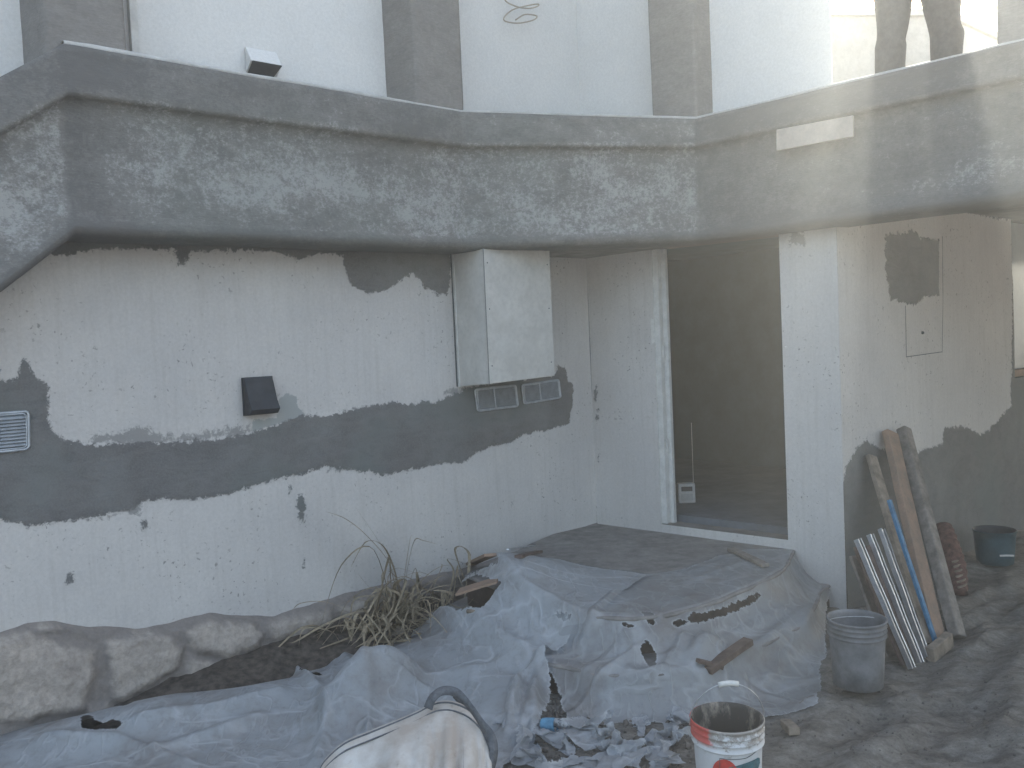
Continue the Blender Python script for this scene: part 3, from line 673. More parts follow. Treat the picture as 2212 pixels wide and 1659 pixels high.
bulge = .045 + .03 * np.clip((S + .01) / .05, 0, 1) ** .8 + fbm(LL * 6, ZZ * 6, 4) * .028 + fbm(LL * 25, ZZ * 25, 3) * .008 + fbm(LL * 1.5, ZZ * 2, 2) * .02 + .02 * np.linspace(0, 1, nz)[:, None]
bulge[0] = -.01; bulge[1] = .012; bulge[2] = .03
PL[..., 0] = CORNER.x + DA.x * LL + NA.x * bulge; PL[..., 1] = CORNER.y + DA.y * LL + NA.y * bulge; PL[..., 2] = ZZ
hp(gridmesh('stone_plinth', PL, M['stone'], None, None, {'joint': np.clip(1 - S / .03 + fbm(LL * 30, ZZ * 30, 3) * .8, 0, 1)}))

# ================================================================ ground and steps
def ground_h(x, y):
    x = np.asarray(x, float); y = np.asarray(y, float)
    da = (x - CORNER.x) * NA.x + (y - CORNER.y) * NA.y      # distance out from the long wall
    near = np.clip((6.5 - y) / 3, 0, 1.3)
    h = .07 - .09 * near + fbm(x * .9, y * .9, 3) * .05 + fbm(x * 5, y * 5, 4) * .022
    r = np.clip((x - .9) / .6, 0, 1)
    u_ = x * .79 + y * .61; v_ = -x * .61 + y * .79
    h = h + r * (fbm(u_ * 2.2, v_ * 7, 4, 3) * .075)
    return h
P1px = [(1703,1192),(1700,1225),(1660,1248),(1625,1264),(1560,1292),(1500,1312),(1440,1326),(1370,1333),(1290,1330),(1200,1312),(1120,1290),(1060,1262),(1000,1240)]
def xy(p): return (p.x, p.y)
P1 = [xy(CORNER - NA * .2)] + [xy(CORNER - DB * (dr + .02) - NB * .1)] + [xy(at_z(u, v, .39)) for u, v in P1px[1:]]
P1c = np.array(P1[2:]); ctr = np.array([CORNER.x + .1, CORNER.y - .7])
def grow(poly, d):
    out = []
    for p in poly:
        v_ = np.array(p) - ctr; L_ = np.linalg.norm(v_); out.append(tuple(ctr + v_ * (L_ + d) / L_))
    return out
P2g = grow(P1[2:], .27); P3g = grow(P1[2:], .33)
P2 = [xy(CORNER - NA * .2), xy(CORNER - DB * (dr + .28) - NB * .1), xy(CORNER - DB * (dr + .28) + NB * .1)] + P2g[1:]
ZS1, ZS2 = .385, .185
def rough_prism(name, poly, z0_, z1_, parent):
    pts = []
    for i in range(len(poly)):
        a_, b_ = np.array(poly[i]), np.array(poly[(i + 1) % len(poly)]); m = max(1, int(np.linalg.norm(b_ - a_) / .05))
        for k in range(m): pts.append(a_ + (b_ - a_) * k / m)
    pts = [p + np.array([float(fbm(np.array(p[0] * 9), np.array(p[1] * 9), 3)), float(fbm(np.array(p[0] * 9 + 40), np.array(p[1] * 9), 3))]) * .012 for p in pts]
    bm = bmesh.new(); hexa(bm, [(p[0], p[1], z0_) for p in pts], [(p[0], p[1], z1_) for p in pts])
    o = bm_obj(name, bm, M['steps'], None, False, .018); return adopt(o, parent)
steps = thing('concrete_steps', 'rough concrete entrance steps below the door half covered by plastic sheeting', 'steps', (ctr[0], ctr[1], 0))
rough_prism('landing', P1, ZS1 - .022, ZS1, steps); rough_prism('step', P2, ZS2 - .022, ZS2, steps)
rough_prism('riser', grow(P1, -.012), -.2, ZS1 - .02, steps).data.materials[0] = M['riser_shade']; rough_prism('riser', grow(P2, -.012), -.2, ZS2 - .02, steps).data.materials[0] = M['riser_shade']
def coords(lo, hi, st, far_):
    c_ = list(np.arange(lo, hi, st)); a = hi; s_ = st
    while a < far_: c_.append(a); s_ *= 1.25; a += s_
    b = lo - st; s_ = st; pre = []
    while b > -far_: pre.append(b); s_ *= 1.25; b -= s_
    return np.array(pre[::-1] + c_)
gx = coords(-3.2, 4.6, .022, 120); gy = coords(2.4, 8.0, .022, 120); GX, GY = np.meshgrid(gx, gy)
GZ = ground_h(GX, GY); fade = np.clip(np.maximum(np.maximum(-3.2 - GX, GX - 4.6), np.maximum(2.4 - GY, GY - 8)) / 3, 0, 1); GZ = GZ * (1 - fade) - .05 * fade
# soil lower directly beside the house so nothing pokes through floors
g = gridmesh('ground', np.stack([GX, GY, GZ], -1), M['soil']); g['kind'] = 'structure'; g['label'] = 'dusty trampled soil yard'

bl = np.linspace(-4.6, -1.0, 180); bo = np.linspace(.03, .85, 45); BL, BO = np.meshgrid(bl, bo)
bx = CORNER.x + DA.x * BL + NA.x * BO; by = CORNER.y + DA.y * BL + NA.y * BO
bz = ground_h(bx, by) + .008 + fbm(bx * 12, by * 12, 4) * .02 + .13 * np.clip(1 - BO / .42, 0, 1) ** .7 * np.clip((BL + 3.95) / .8, 0, 1)
bed = gridmesh('planting_bed', np.stack([bx, by, bz], -1), M['bed']); bed['kind'] = 'structure'; bed['label'] = 'dark soil of the planting bed along the stone plinth'
# terrain used by the draped sheets
TR = .015; tx = np.arange(-4.2, 4.2, TR); ty = np.arange(1.6, 7.6, TR); TX, TY = np.meshgrid(tx, ty)
TH = ground_h(TX, TY)
def box_blur(a, k):
    for ax in (0, 1):
        for _ in range(2):
            c_ = np.cumsum(np.insert(np.pad(a, [(k, k) if i == ax else (0, 0) for i in (0, 1)], 'edge'), 0, 0, axis=ax), axis=ax)
            n_ = a.shape[ax]; s1_ = [slice(None)] * 2; s2_ = [slice(None)] * 2; s1_[ax] = slice(2 * k + 1, 2 * k + 1 + n_); s2_[ax] = slice(0, n_)
            a = (c_[tuple(s1_)] - c_[tuple(s2_)]) / (2 * k + 1)
    return a
ramp_ = lambda s, w_: np.clip(s / w_ + .5, 0, 1)
st2 = sdf(TX, TY, P2) ; st1 = sdf(TX, TY, P1)
TH = np.maximum(TH, np.where(st2 > -.02, ZS2, -1)); TH = np.maximum(TH, np.where(st1 > -.02, ZS1, -1))
def bump_at(u, v, z, rx, ry, amp, ang=0.):
    p = at_z(u, v, z); a = R(ang); dx = (TX - p.x) * math.cos(a) + (TY - p.y) * math.sin(a); dy = -(TX - p.x) * math.sin(a) + (TY - p.y) * math.cos(a)
    return np.exp(-((np.abs(dx) / rx) ** 3 + (np.abs(dy) / ry) ** 3)) * amp
TH0 = TH.copy()
TH = np.maximum(TH, bump_at(800, 1425, .27, .27, .11, .28, 42)); TH += bump_at(1000, 1400, .1, .5, .35, .12, 35) + bump_at(1120, 1320, .2, .35, .3, .10, 30)
TH += bump_at(560, 1520, .05, .7, .25, .10, 25) + bump_at(200, 1600, 0, .5, .22, .08, 20) + bump_at(1080, 1500, .05, .2, .35, .08, 20)
TH = np.maximum(TH, bump_at(1520, 1450, .1, .12, .05, .12, 45) + TH0)
TH = box_blur(TH, 1)
def look(x, y):
    fx = np.clip((x - tx[0]) / TR, 0, len(tx) - 2.001); fy = np.clip((y - ty[0]) / TR, 0, len(ty) - 2.001); i = fx.astype(int); j = fy.astype(int); a = fx - i; b = fy - j
    return (TH[j, i] * (1 - a) + TH[j, i + 1] * a) * (1 - b) + (TH[j + 1, i] * (1 - a) + TH[j + 1, i + 1] * a) * b
def hit(u, v):
    d = ray(u, v); ts = np.linspace(2.0, 8.0, 2400); X = d.x * ts; Y = d.y * ts; Z = CZ + d.z * ts
    k = np.argmax(Z < look(X, Y) + .004)
    return (float(X[k]), float(Y[k])) if k > 0 else (float(X[-1]), float(Y[-1]))
def hit3(u, v, up=0.):
    x, y = hit(u, v); return Vector((x, y, float(look(np.array(x), np.array(y))) + up))

# ---- drape: position based cloth over the terrain
def drape(x0, x1, y0, y1, sp_, ex, seed, iters=120, lift=.05, g_=.0016):
    xs = np.arange(x0, x1, sp_); ys = np.arange(y0, y1, sp_); X, Y = np.meshgrid(xs, ys)
    e = ex * (1 + .9 * fbm(X * .8, Y * .8, 2, seed)); e = np.clip(e, .005, .2)
    Z = look(X, Y) + lift + fbm(X * 3.5, Y * 3.5, 4, seed) * .16
    P_ = np.stack([X, Y, Z], -1); Po = P_.copy(); P0 = P_.copy()
    rx = sp_ * (1 + (e[:, 1:] + e[:, :-1]) / 2); ry = sp_ * (1 + (e[1:] + e[:-1]) / 2)
    def con(A_, B_, rest, k):
        d = B_ - A_; L_ = np.sqrt((d * d).sum(-1)) + 1e-9; s = (k * .5 * (L_ - rest) / L_)[..., None] * d; A_ += s; B_ -= s
    for it in range(iters):
        V_ = (P_ - Po) * .96; Po = P_.copy(); P_ = P_ + V_; P_[..., 2] -= g_
        for _ in range(5):
            for s in (0, 1):
                con(P_[:, s:-1:2], P_[:, s + 1::2], rx[:, s::2], 1.) ; con(P_[s:-1:2], P_[s + 1::2], ry[s::2], 1.)
            con(P_[:-1, :-1], P_[1:, 1:], sp_ * 1.414 * (1 + e[:-1, :-1] * .8), .35); con(P_[:-1, 1:], P_[1:, :-1], sp_ * 1.414 * (1 + e[:-1, :-1] * .8), .35)
            for k_ in (3,):
                A_ = P_[:, :-k_]; B_ = P_[:, k_:]; d = B_ - A_; L_ = np.sqrt((d * d).sum(-1)); r_ = sp_ * k_ * .985; m = L_ < r_; s = (.10 * (L_ - r_) / (L_ + 1e-9) * m)[..., None] * d; A_ += s; B_ -= s
                A_ = P_[:-k_]; B_ = P_[k_:]; d = B_ - A_; L_ = np.sqrt((d * d).sum(-1)); m = L_ < r_; s = (.10 * (L_ - r_) / (L_ + 1e-9) * m)[..., None] * d; A_ += s; B_ -= s
        hh = look(P_[..., 0], P_[..., 1]) + .006; c_ = P_[..., 2] < hh
        P_[..., 2] = np.where(c_, hh, P_[..., 2])
        for q in (0, 1): P_[..., q] = np.where(c_, Po[..., q] * .8 + P_[..., q] * .2, P_[..., q])
        Po = np.where(c_[..., None], P_ * .7 + Po * .3, Po)
    return X, Y, P_
S1px = [(1128,1200),(1270,1224),(1400,1242),(1480,1228),(1540,1205),(1600,1188),(1704,1188),(1728,1228),(1785,1252),(1802,1330),(1798,1400),(1782,1480),(1765,1522),(1700,1545),(1640,1560),(1500,1572),(1400,1572),(1300,1575),(1222,1566),(1214,1530),(1190,1480),(1130,1430),(1100,1300)]
S2px = [(1132,1200),(1085,1205),(1055,1222),(1020,1248),(1000,1268),(1060,1275),(1090,1272),(1085,1290),(1040,1318),(990,1325),(935,1330),(845,1378),(760,1410),(715,1404),(690,1428),(600,1440),(480,1470),(380,1497),(270,1530),(180,1545),(60,1572),(0,1582),(-160,1640),(-320,1720),(-320,1950),(400,1950),(1020,1900),(1060,1700),(1105,1650),(1140,1620),(1181,1540),(1178,1470),(1184,1419),(1242,1374),(1276,1343),(1330,1290),(1400,1246),(1270,1228)]
holes1 = [[(1480,1320),(1484,1306),(1510,1303),(1530,1296),(1560,1290),(1575,1280),(1600,1273),(1622,1262),(1632,1260),(1622,1275),(1590,1292),(1560,1302),(1520,1312),(1497,1322)],[(1448,1320),(1460,1318),(1472,1322),(1464,1330),(1452,1327)],[(1345,1324),(1362,1328),(1356,1331)],[(1384,1313),(1400,1315),(1406,1323),(1392,1321)],[(1384,1424),(1400,1418),(1411,1424),(1411,1443),(1404,1438),(1392,1430)]]
holes2 = [[(1206,1309),(1218,1311),(1234,1314),(1222,1318)],[(180,1548),(196,1548),(202,1560),(225,1568),(240,1558),(262,1566),(250,1578),(215,1576),(200,1580),(182,1572)],[(648,1452),(662,1456),(690,1458),(668,1463)]]
def tohit(l): return [hit(u, v) for u, v in l]
def sheet(name, out, holes, box_, ex, seed, mat, label, creases=(), lift=.0, sp_=.021):
    X, Y, P_ = drape(*box_, sp_, ex, seed)
    for line, a_, w_ in creases:
        ln_ = [hit(u, v) for u, v in line]; d = ldist(X, Y, ln_); P_[..., 2] += 1.5 * a_ * np.exp(-np.abs(d) / (w_ * .85))
    P_[..., 2] += lift
    E = sdf(X, Y, tohit(out)) + fbm(X * 7, Y * 7, 3, seed) * .03
    for h_ in holes: E = np.minimum(E, -sdf(X, Y, tohit([(a_, b_ + 5) for a_, b_ in h_])) - .009)
    keep = E > -.05
    # keep off the walls
    wd = (P_[..., 0] - CORNER.x) * NA.x + (P_[..., 1] - CORNER.y) * NA.y; wb = (P_[..., 0] - CORNER.x) * NB.x + (P_[..., 1] - CORNER.y) * NB.y
    keep &= (wd > .02) & (wb > .012)
    o = gridmesh(name, P_, mat, None, keep, {'edge': E}, True, 1)
    return tag(o, label, 'plastic sheet', 'plastic sheets over the steps and planting bed')
cr1 = [([(1225,1558),(1300,1480),(1400,1418)],.035,.018),([(1260,1480),(1350,1400),(1440,1360)],.025,.02),([(1400,1500),(1430,1445),(1470,1410)],.03,.015),([(1420,1320),(1422,1420)],.018,.01),([(1300,1330),(1210,1400)],.02,.02),([(1275,1345),(1330,1280)],.025,.03),([(1500,1250),(1600,1215)],.012,.02),([(1480,1240),(1560,1210)],.01,.012),([(1580,1440),(1650,1390),(1740,1320)],.02,.03),([(1660,1500),(1730,1420),(1760,1340)],.02,.03),([(1500,1510),(1600,1500),(1700,1520)],.02,.02),([(1350,1494),(1525,1494)],.02,.02),([(1320,1440),(1500,1400),(1700,1330)],.02,.03),([(1260,1520),(1330,1500),(1400,1520)],.02,.02),([(1300,1360),(1330,1350),(1370,1400),(1360,1450)],.02,.015)]
cr2 = [([(700,1640),(705,1520),(720,1420)],.02,.012),([(640,1450),(700,1530),(680,1659)],.035,.02),([(740,1425),(800,1500),(790,1640)],.03,.03),([(830,1430),(880,1480),(940,1510)],.03,.012),([(300,1560),(450,1540),(600,1500)],.03,.03),([(330,1640),(450,1600),(560,1560)],.03,.03),([(1070,1300),(1150,1370),(1180,1420)],.02,.02),([(950,1470),(1050,1450),(1150,1400)],.02,.03),([(1180,1420),(1120,1480),(1095,1600)],.05,.02),([(1190,1430),(1160,1500),(1150,1600)],.05,.018),([(1165,1450),(1140,1540),(1110,1620)],.04,.012),([(1100,1250),(1200,1290),(1270,1330)],.02,.02),([(940,1340),(1000,1390),(1100,1420)],.015,.03),([(100,1600),(250,1610),(400,1659)],.03,.03)]
ALL = globals()
sheet('plastic_sheet', S1px, holes1, (-.5, 2.5, 3.5, 6.7), .045, 1, M['film'], 'torn dusty plastic sheet draped over the entrance steps below the door', cr1)
sheet('plastic_sheet', S2px, holes2, (-2.9, 1.2, 2.6, 6.5), .045, 5, M['film2'], 'milky plastic sheet spread along the planting bed at the lower left', cr2, .012)

# ================================================================ loose things
def plank(name, label, cat, b0_, t0, width, thick, mat, group=None, face=None, nseg=14, warp=.003, parts=None):
    """board from the foot centre b0_ to the top centre t0; width direction from face"""
    b0_, t0 = Vector(b0_), Vector(t0); ax = (t0 - b0_); Ln = ax.length; ax.normalize()
    wdir = Vector(face); wdir = (wdir - ax * wdir.dot(ax)).normalized(); th = ax.cross(wdir)
    bm = bmesh.new(); ring = []; ph = random.random() * 10
    for i in range(nseg + 1):
        f = i / nseg; c_ = b0_ + ax * Ln * f + th * math.sin(f * 3.1) * warp + wdir * math.sin(f * 5 + ph) * warp * .4; w2 = width / 2 * (1 + .012 * math.sin(f * 17 + ph)); h2 = thick / 2
        ring.append([bm.verts.new(c_ + wdir * a * w2 + th * b * h2) for a, b in ((-1, -1), (1, -1), (1, 1), (-1, 1))])
    for a_, b_ in zip(ring, ring[1:]):
        for k in range(4): bm.faces.new((a_[k], a_[(k + 1) % 4], b_[(k + 1) % 4], b_[k]))
    bm.faces.new(ring[0][::-1]); bm.faces.new(ring[-1])
    o = bm_obj(name, bm, mat, None, False, min(thick, width) * .12)
    if label: tag(o, label, cat, group)
    return o
FV = Vector((0, -1, 0))
def gz(p): return float(look(np.array(p.x), np.array(p.y)))
def foot(u, v, z=.05): p = at_z(u, v, z); p.z = gz(p) + .005; return p
def toppt(u, v, off=.03): return onR(u, v, off)
G = 'planks and metal studs leaning by the right hand wall'
plank('timber_beam', 'long orange brown timber beam leaning on the right hand wall, tallest of the leaning pieces', 'timber', foot(2025, 1368), toppt(1922, 934, .05), .115, .05, M['wood_red'], G, DA + UP * .0)
plank('timber_beam', 'long grey weathered timber leaning tight against the right side of the orange brown beam', 'timber', foot(2068, 1360), toppt(1952, 926, .075), .08, .07, M['wood_grey'], G, DA)
plank('plank', 'short pale plank leaning behind the metal studs', 'plank', foot(2005, 1375), toppt(1882, 985, .04), .085, .03, M['wood'], G, DA)
bp = foot(2030, 1385)
def mid(u, v, off): return onR(u, v, off)
plank('blue_strip', 'thin blue painted strip leaning among the metal studs', 'strip', foot(2022, 1375), mid(1921, 1080, .30), .03, .02, M['blue'], G, DA)
plank('plywood_offcut', 'brown plywood offcut standing at the left behind the metal studs', 'board', foot(1965, 1415), mid(1862, 1180, .36), .16, .015, M['wood_dark'], G, DA)
plank('plywood_offcut', 'lower grey brown offcut leaning left of the metal studs near the grey bucket', 'board', foot(1930, 1400), mid(1850, 1200, .30), .13, .018, M['wood_grey'], G, DA)
studs = [((1975,1425),(1857,1163)), ((1993,1413),(1884,1153)), ((2007,1401),(1908,1141)), ((2042,1364),(1942,1128))]
slab = ['leftmost bright metal stud of the leaning bundle', 'second bright metal stud from the left of the bundle', 'metal stud directly left of the blue strip', 'metal stud leaning to the right of the blue strip']
def stud(b0_, t0, label):
    b0_, t0 = Vector(b0_), Vector(t0); ax = (t0 - b0_).normalized(); wd = (DA - ax * DA.dot(ax)).normalized(); th = ax.cross(wd); th = th if th.y < 0 else -th
    bm = bmesh.new(); sec = [(-.010, .001), (-.017, 0), (-.018, .004), (-.018, .03), (0, .031), (.018, .03), (.018, .004), (.017, 0), (.010, .001)]; ra = []
    Ln = (t0 - b0_).length; N_ = 12
    for i in range(N_ + 1):
        c_ = b0_ + ax * Ln * i / N_ + th * .0012 * math.sin(i * 1.3); ra.append([bm.verts.new(c_ + wd * a - th * b) for a, b in sec])
    for a_, b_ in zip(ra, ra[1:]):
        for k in range(len(sec) - 1): bm.faces.new((a_[k], a_[k + 1], b_[k + 1], b_[k]))
    o = bm_obj('metal_stud', bm, M['steel']); m = o.modifiers.new('s', 'SOLIDIFY'); m.thickness = .0012
    return tag(o, label, 'metal stud', 'galvanised metal studs leaning by the right hand wall')
for i, ((a, b), (c, d_)) in enumerate(studs): stud(foot(a, b), mid(c, d_, .42 - .05 * i), slab[i])
plank('wood_block', 'pale sawn wood block standing at the foot of the metal studs', 'wood block', foot(2008, 1400), foot(2050, 1375) + UP * .03, .09, .05, M['wood'], None, UP)
# rolled patterned mat behind the timber
p0_ = foot(2072, 1285); p1_ = onR(2036, 1140, .12); bm = bmesh.new(); pts = smooth_line([p0_ + UP * .02, p0_.lerp(p1_, .35) + DA * .03, p0_.lerp(p1_, .7) + DA * .01, p1_], 10)
tube(bm, pts, [.045 + .03 * math.sin(i / len(pts) * 2.8) + (.008 if (i % 3 == 0) else 0) for i in range(len(pts))], 16); rl = bm_obj('rolled_sack', bm, M['brick'], None, True); tag(rl, 'dark red and brown rolled sack with pale ridges leaning behind the long timbers', 'sack')
bm = bmesh.new()
for k in range(6):
    c_ = pts[4 + k * 2]; tube(bm, [c_ + (DA * math.cos(a) + (FV * .9 + UP * .25) * math.sin(a)) * (.085) for a in np.linspace(-.1, 2.4, 12)], .008, 6)
o = bm_obj('ridge', bm, M['wood'], None, True); o.parent = rl

# buckets
def bucket(label, loc, r, h, mo, mi, handle=None, fill=.12, tilt=0, rings=True, hcol='steel', rot=0):
    t_ = thing('bucket', label, 'bucket', loc); t_.rotation_euler = (R(tilt), 0, rot)
    rb = r * .87
    def rad(z): return rb + (r - rb) * z / h
    pr = [(0, .004), (rb - .012, .002), (rb, .008), (rad(h * .3), h * .3), (rad(h * .6), h * .6), (rad(h * .73), h * .73)]
    if rings:
        for q in (.755, .83, .90): pr += [(rad(h * q), h * q), (rad(h * q) + .009, h * (q + .004)), (rad(h * q) + .009, h * (q + .014)), (rad(h * q) + .001, h * (q + .024)), (rad(h * (q + .05)), h * (q + .05))]
    pr += [(r + .001, h * .965), (r + .008, h * .97), (r + .008, h * .995), (r + .004, h)]
    bm = bmesh.new(); lathe(bm, pr, 56); o = bm_obj('shell', bm, mo, t_, True)
    bm = bmesh.new(); pi_ = [(r + .004, h), (r - .003, h - .002), (r - .006, h * .95), (rad(h * .5) - .006, h * .5), (rad(h * fill) - .008, h * fill), (r * .5, h * fill + .006), (.001, h * fill + .012)]
    lathe(bm, pi_, 56); bm_obj('inside', bm, mi, t_, True)
    if handle:
        bm = bmesh.new(); pts_ = []
        for k in range(25):
            a = math.pi * k / 24; x = -math.cos(a) * (r + .012); q = math.sin(a) * handle[0]; pts_.append((x, q * math.sin(R(handle[1])), h * .93 + q * math.cos(R(handle[1]))))
        tube(bm, pts_, .0022, 6); hn = bm_obj('handle', bm, M[hcol], t_, True)
        if handle[2]:
            bm = bmesh.new(); tube(bm, pts_[10:15], .011, 10); bm_obj('grip', bm, M['white'], hn, True)
    return t_
p = at_z(1570, 1548, .33); 
zpail = gz(p)
near = bucket('white paint pail with red and teal print, cement caked rim and wire handle', (p.x, p.y, p.z - .37), .138, .37, M['pail'], M['pail_in'], (.185, -14, True), .35)
print('pail', near.location, 'ground', float(ground_h(p.x, p.y)))
near.location.z = p.z - .37
# print on the pail
def wrap(poly, lift, mat, name, r=.138, h=.37):
    """flat print bent round the pail: poly in (metres along the wall, z)"""
    rb = r * .87; bm = bmesh.new(); vs = []
    for s, z0__ in poly:
        z = z0__ + .035
        rr = rb + (r - rb) * z / h + lift; a = -math.pi / 2 + s / rr; vs.append(bm.verts.new((rr * math.cos(a), rr * math.sin(a), z)))
    f = bm.faces.new(vs); bmesh.ops.triangulate(bm, faces=[f]); 
    for _ in range(3): bmesh.ops.subdivide_edges(bm, edges=[e for e in bm.edges if e.calc_length() > .012], cuts=1)
    for v_ in bm.verts:
        rr = rb + (r - rb) * v_.co.z / h + lift; q = math.hypot(v_.co.x, v_.co.y); v_.co.x *= rr / q; v_.co.y *= rr / q
    return bm_obj(name, bm, mat, near)
wrap([(-.045 + .052 * math.cos(a), .155 + .07 * math.sin(a)) for a in np.linspace(0, 2 * math.pi, 28)[:-1]], .0015, M['red'], 'red_print')
tl = [(-.03, .16), (-.03, .195), (.03, .208), (.10, .213), (.115, .205), (.118, .185), (.10, .165), (.03, .15)]
wrap(tl, .003, M['teal'], 'teal_print')
bm = bmesh.new()
for (a0, b0_, a1, b1_) in ((-.062, .236, .118, .262),):
    pts_ = []
    for k in range(24):
        f = k / 23; s = a0 + (a1 - a0) * f; z = .262 + .03 * max(0, f - .55) * 1.6; rr = .138 * .87 + .138 * .13 * z / .37 + .002; an = -math.pi / 2 + s / rr; pts_.append((rr * math.cos(an), rr * math.sin(an), z))
    tube(bm, pts_, .0013, 4)
    pts_ = []
    for k in range(12):
        z = .262 - .16 * k / 11; s = -.064; rr = .138 * .87 + .138 * .13 * z / .37 + .002; an = -math.pi / 2 + s / rr; pts_.append((rr * math.cos(an), rr * math.sin(an), z))
    tube(bm, pts_, .0013, 4)
bm_obj('print_outline', bm, M['line'], near)
p = at_z(1850, 1334, .40)
zb = gz(p); b2_ = bucket('dusty grey cement bucket standing between the plastic covered steps and the metal studs', (p.x, p.y, p.z - .345), .137, .345, M['bucket_grey'], M['bucket_grey'], (.10, 92, False), .2)
print('grey bucket', p, 'ground', zb)
p = foot(2150, 1235, .02); p.z = max(p.z, .02)
b3_ = bucket('dark teal bucket in the dim corner at the right edge', (p.x, p.y, p.z), .14, .25, M['bucket_teal'], M['dark'], None, .3, 0, False)
plank('stick', 'short white stick lying across the front of the dark teal bucket', 'stick', p + Vector((-.06, -.17, .10)), p + Vector((.04, -.17, .095)), .012, .008, M['white'], None, UP)

# bits of wood and metal on the landing and bed
def flat(name, label, cat, u0, v0, u1, v1, wd, th, mat, up=.012, group=None, up2=None):
    a_ = hit3(u0, v0, up + th / 2); b_ = hit3(u1, v1, (up if up2 is None else up2) + th / 2); d = (b_ - a_); side_ = Vector((-d.y, d.x, 0)); return plank(name, label, cat, a_, b_, wd, th, mat, group, side_, 6, .002)
GW = 'wood offcuts lying about the steps and planting bed'
flat('stick', 'weathered stick lying on the landing below the door sill', 'stick', 1578, 1192, 1655, 1228, .05, .022, M['wood_grey'], .012, GW)
flat('wood_scrap', 'dark rotten stick lying on the plastic sheet below the steps', 'wood scrap', 1528, 1470, 1618, 1402, .06, .035, M['wood_dark'], .03, GW)
flat('wood_scrap', 'short dark splinter at the lower end of the rotten stick', 'wood scrap', 1508, 1448, 1560, 1462, .035, .02, M['wood_dark'], .04, GW)
flat('plank', 'brown offcut lying along the base of the long wall near the inside corner', 'plank', 993, 1240, 1060, 1212, .08, .02, M['wood_red'], .03, GW)
flat('plank', 'thin dark batten near the metal strips at the wall base', 'plank', 1120, 1212, 1165, 1200, .05, .02, M['wood_dark'], .02, GW)
flat('metal_strip', 'pair of shiny metal strips lying by the wall at the edge of the landing', 'metal strip', 1098, 1199, 1155, 1190, .02, .008, M['steel'], .035)
flat('plank', 'flat reddish board with white paint smears lying right of the dry grass', 'plank', 990, 1302, 1078, 1276, .13, .014, M['wood_red'], .06, GW)
flat('plank', 'tan board scrap half hidden by the dry grass', 'plank', 925, 1310, 990, 1290, .10, .015, M['wood'], .05, GW)
flat('plank', 'grey board lying under the film in front of the dry grass', 'plank', 735, 1412, 870, 1380, .07, .02, M['wood_grey'], .02, GW, .05)
p = hit3(1010, 1330, .03); bm = bmesh.new(); tube(bm, [p, p + Vector((.05, -.03, .004))], .012, 10); tag(bm_obj('dowel', bm, M['wood'], None, True), 'small round wooden dowel end poking out below the reddish board', 'dowel')
flat('wood_block', 'small tan wood block lying right of the white paint pail', 'wood block', 1697, 1572, 1716, 1592, .05, .035, M['wood'], .01)

# board fixed on the right hand beam
q = [onB(u, v, offB + .05) for u, v in ((1680, 327), (1845, 296), (1845, 250), (1680, 281))]
bm = bmesh.new(); hexa(bm, q, [x + NB * .02 for x in q]); tag(bm_obj('wooden_board', bm, M['wood_pale'] if 'wood_pale' in M else simple('pale_board', (.52, .45, .39), .8, 0, .15, 10, .2), None, False, .003), 'pale board fixed flat on the right hand part of the balcony beam', 'board')
# loop of cable hanging on the upper wall
pts_ = [onA(u, v, o_) for u, v, o_ in ((1075,-60,.05),(1088,-5,.06),(1110,12,.09),(1140,18,.12),(1160,14,.13),(1163,9,.1),(1145,11,.06),(1110,20,.05),(1090,36,.06),(1092,46,.09),(1120,50,.12),(1150,44,.12),(1160,36,.1),(1150,32,.07),(1132,32,.06),(1114,43,.07))]
bm = bmesh.new(); tube(bm, smooth_line(pts_, 8), .005, 8); tag(bm_obj('cable', bm, M['cable'], None, True), 'loose pale cable end curling in loops on the upper wall between two columns', 'cable')
# radio like white box on the room floor
q = onB(1482, 1062, -.62); q.z = zf; bx_ = thing('radio', 'small white box with a dark display standing on the floor inside the doorway', 'radio', (q.x, q.y, zf))
def cb(name, c_, s, mat, par, bev=.004):
    bm = bmesh.new(); bmesh.ops.create_cube(bm, size=1, matrix=Matrix.Translation(c_) @ Matrix.Diagonal((*s, 1))); return bm_obj(name, bm, mat, par, False, bev)
cb('case', (0, 0, .075), (.13, .07, .15), M['white'], bx_); cb('display', (0, -.037, .11), (.085, .006, .035), M['dark'], bx_, .001); cb('speaker_grille', (0, -.037, .045), (.09, .006, .05), M['frame'], bx_, .001)
bm = bmesh.new(); tube(bm, [(.06, 0, .14), (.06, 0, .62)], .0025, 6); bm_obj('antenna', bm, M['steel'], bx_)
bx_.scale = (1.05, 1, 1.05)

# dry grass clump
gp = hit3(835, 1375); gp2 = hit3(800, 1350)
def blade(bm, pts, w0):
    pts = smooth_line(pts, 6); n = len(pts); prev = None
    t0 = (pts[-1] - pts[0]); side_ = Vector((t0.y, -t0.x, 0)); side_ = side_.normalized() if side_.length > .01 else Vector((1, 0, 0))
    side_ = (side_ + Vector((random.uniform(-.5, .5), random.uniform(-.5, .5), random.uniform(-.3, .3)))).normalized()
    for i, p in enumerate(pts):
        f = i / (n - 1); w_ = w0 * (1 - f ** 2.2) * (.55 + .9 * min(1, f * 3)) + .0006
        cur = (bm.verts.new(p - side_ * w_), bm.verts.new(p + UP * w_ * .35), bm.verts.new(p + side_ * w_))
        if prev: bm.faces.new((prev[0], prev[1], cur[1], cur[0])); bm.faces.new((prev[1], prev[2], cur[2], cur[1]))
        prev = cur
bm = bmesh.new(); RG = random.Random(4)
gc = onA(845, 1330, .22); gc.z = gz(gc) + .0; dist_y = gc.y
print('grass', gc)
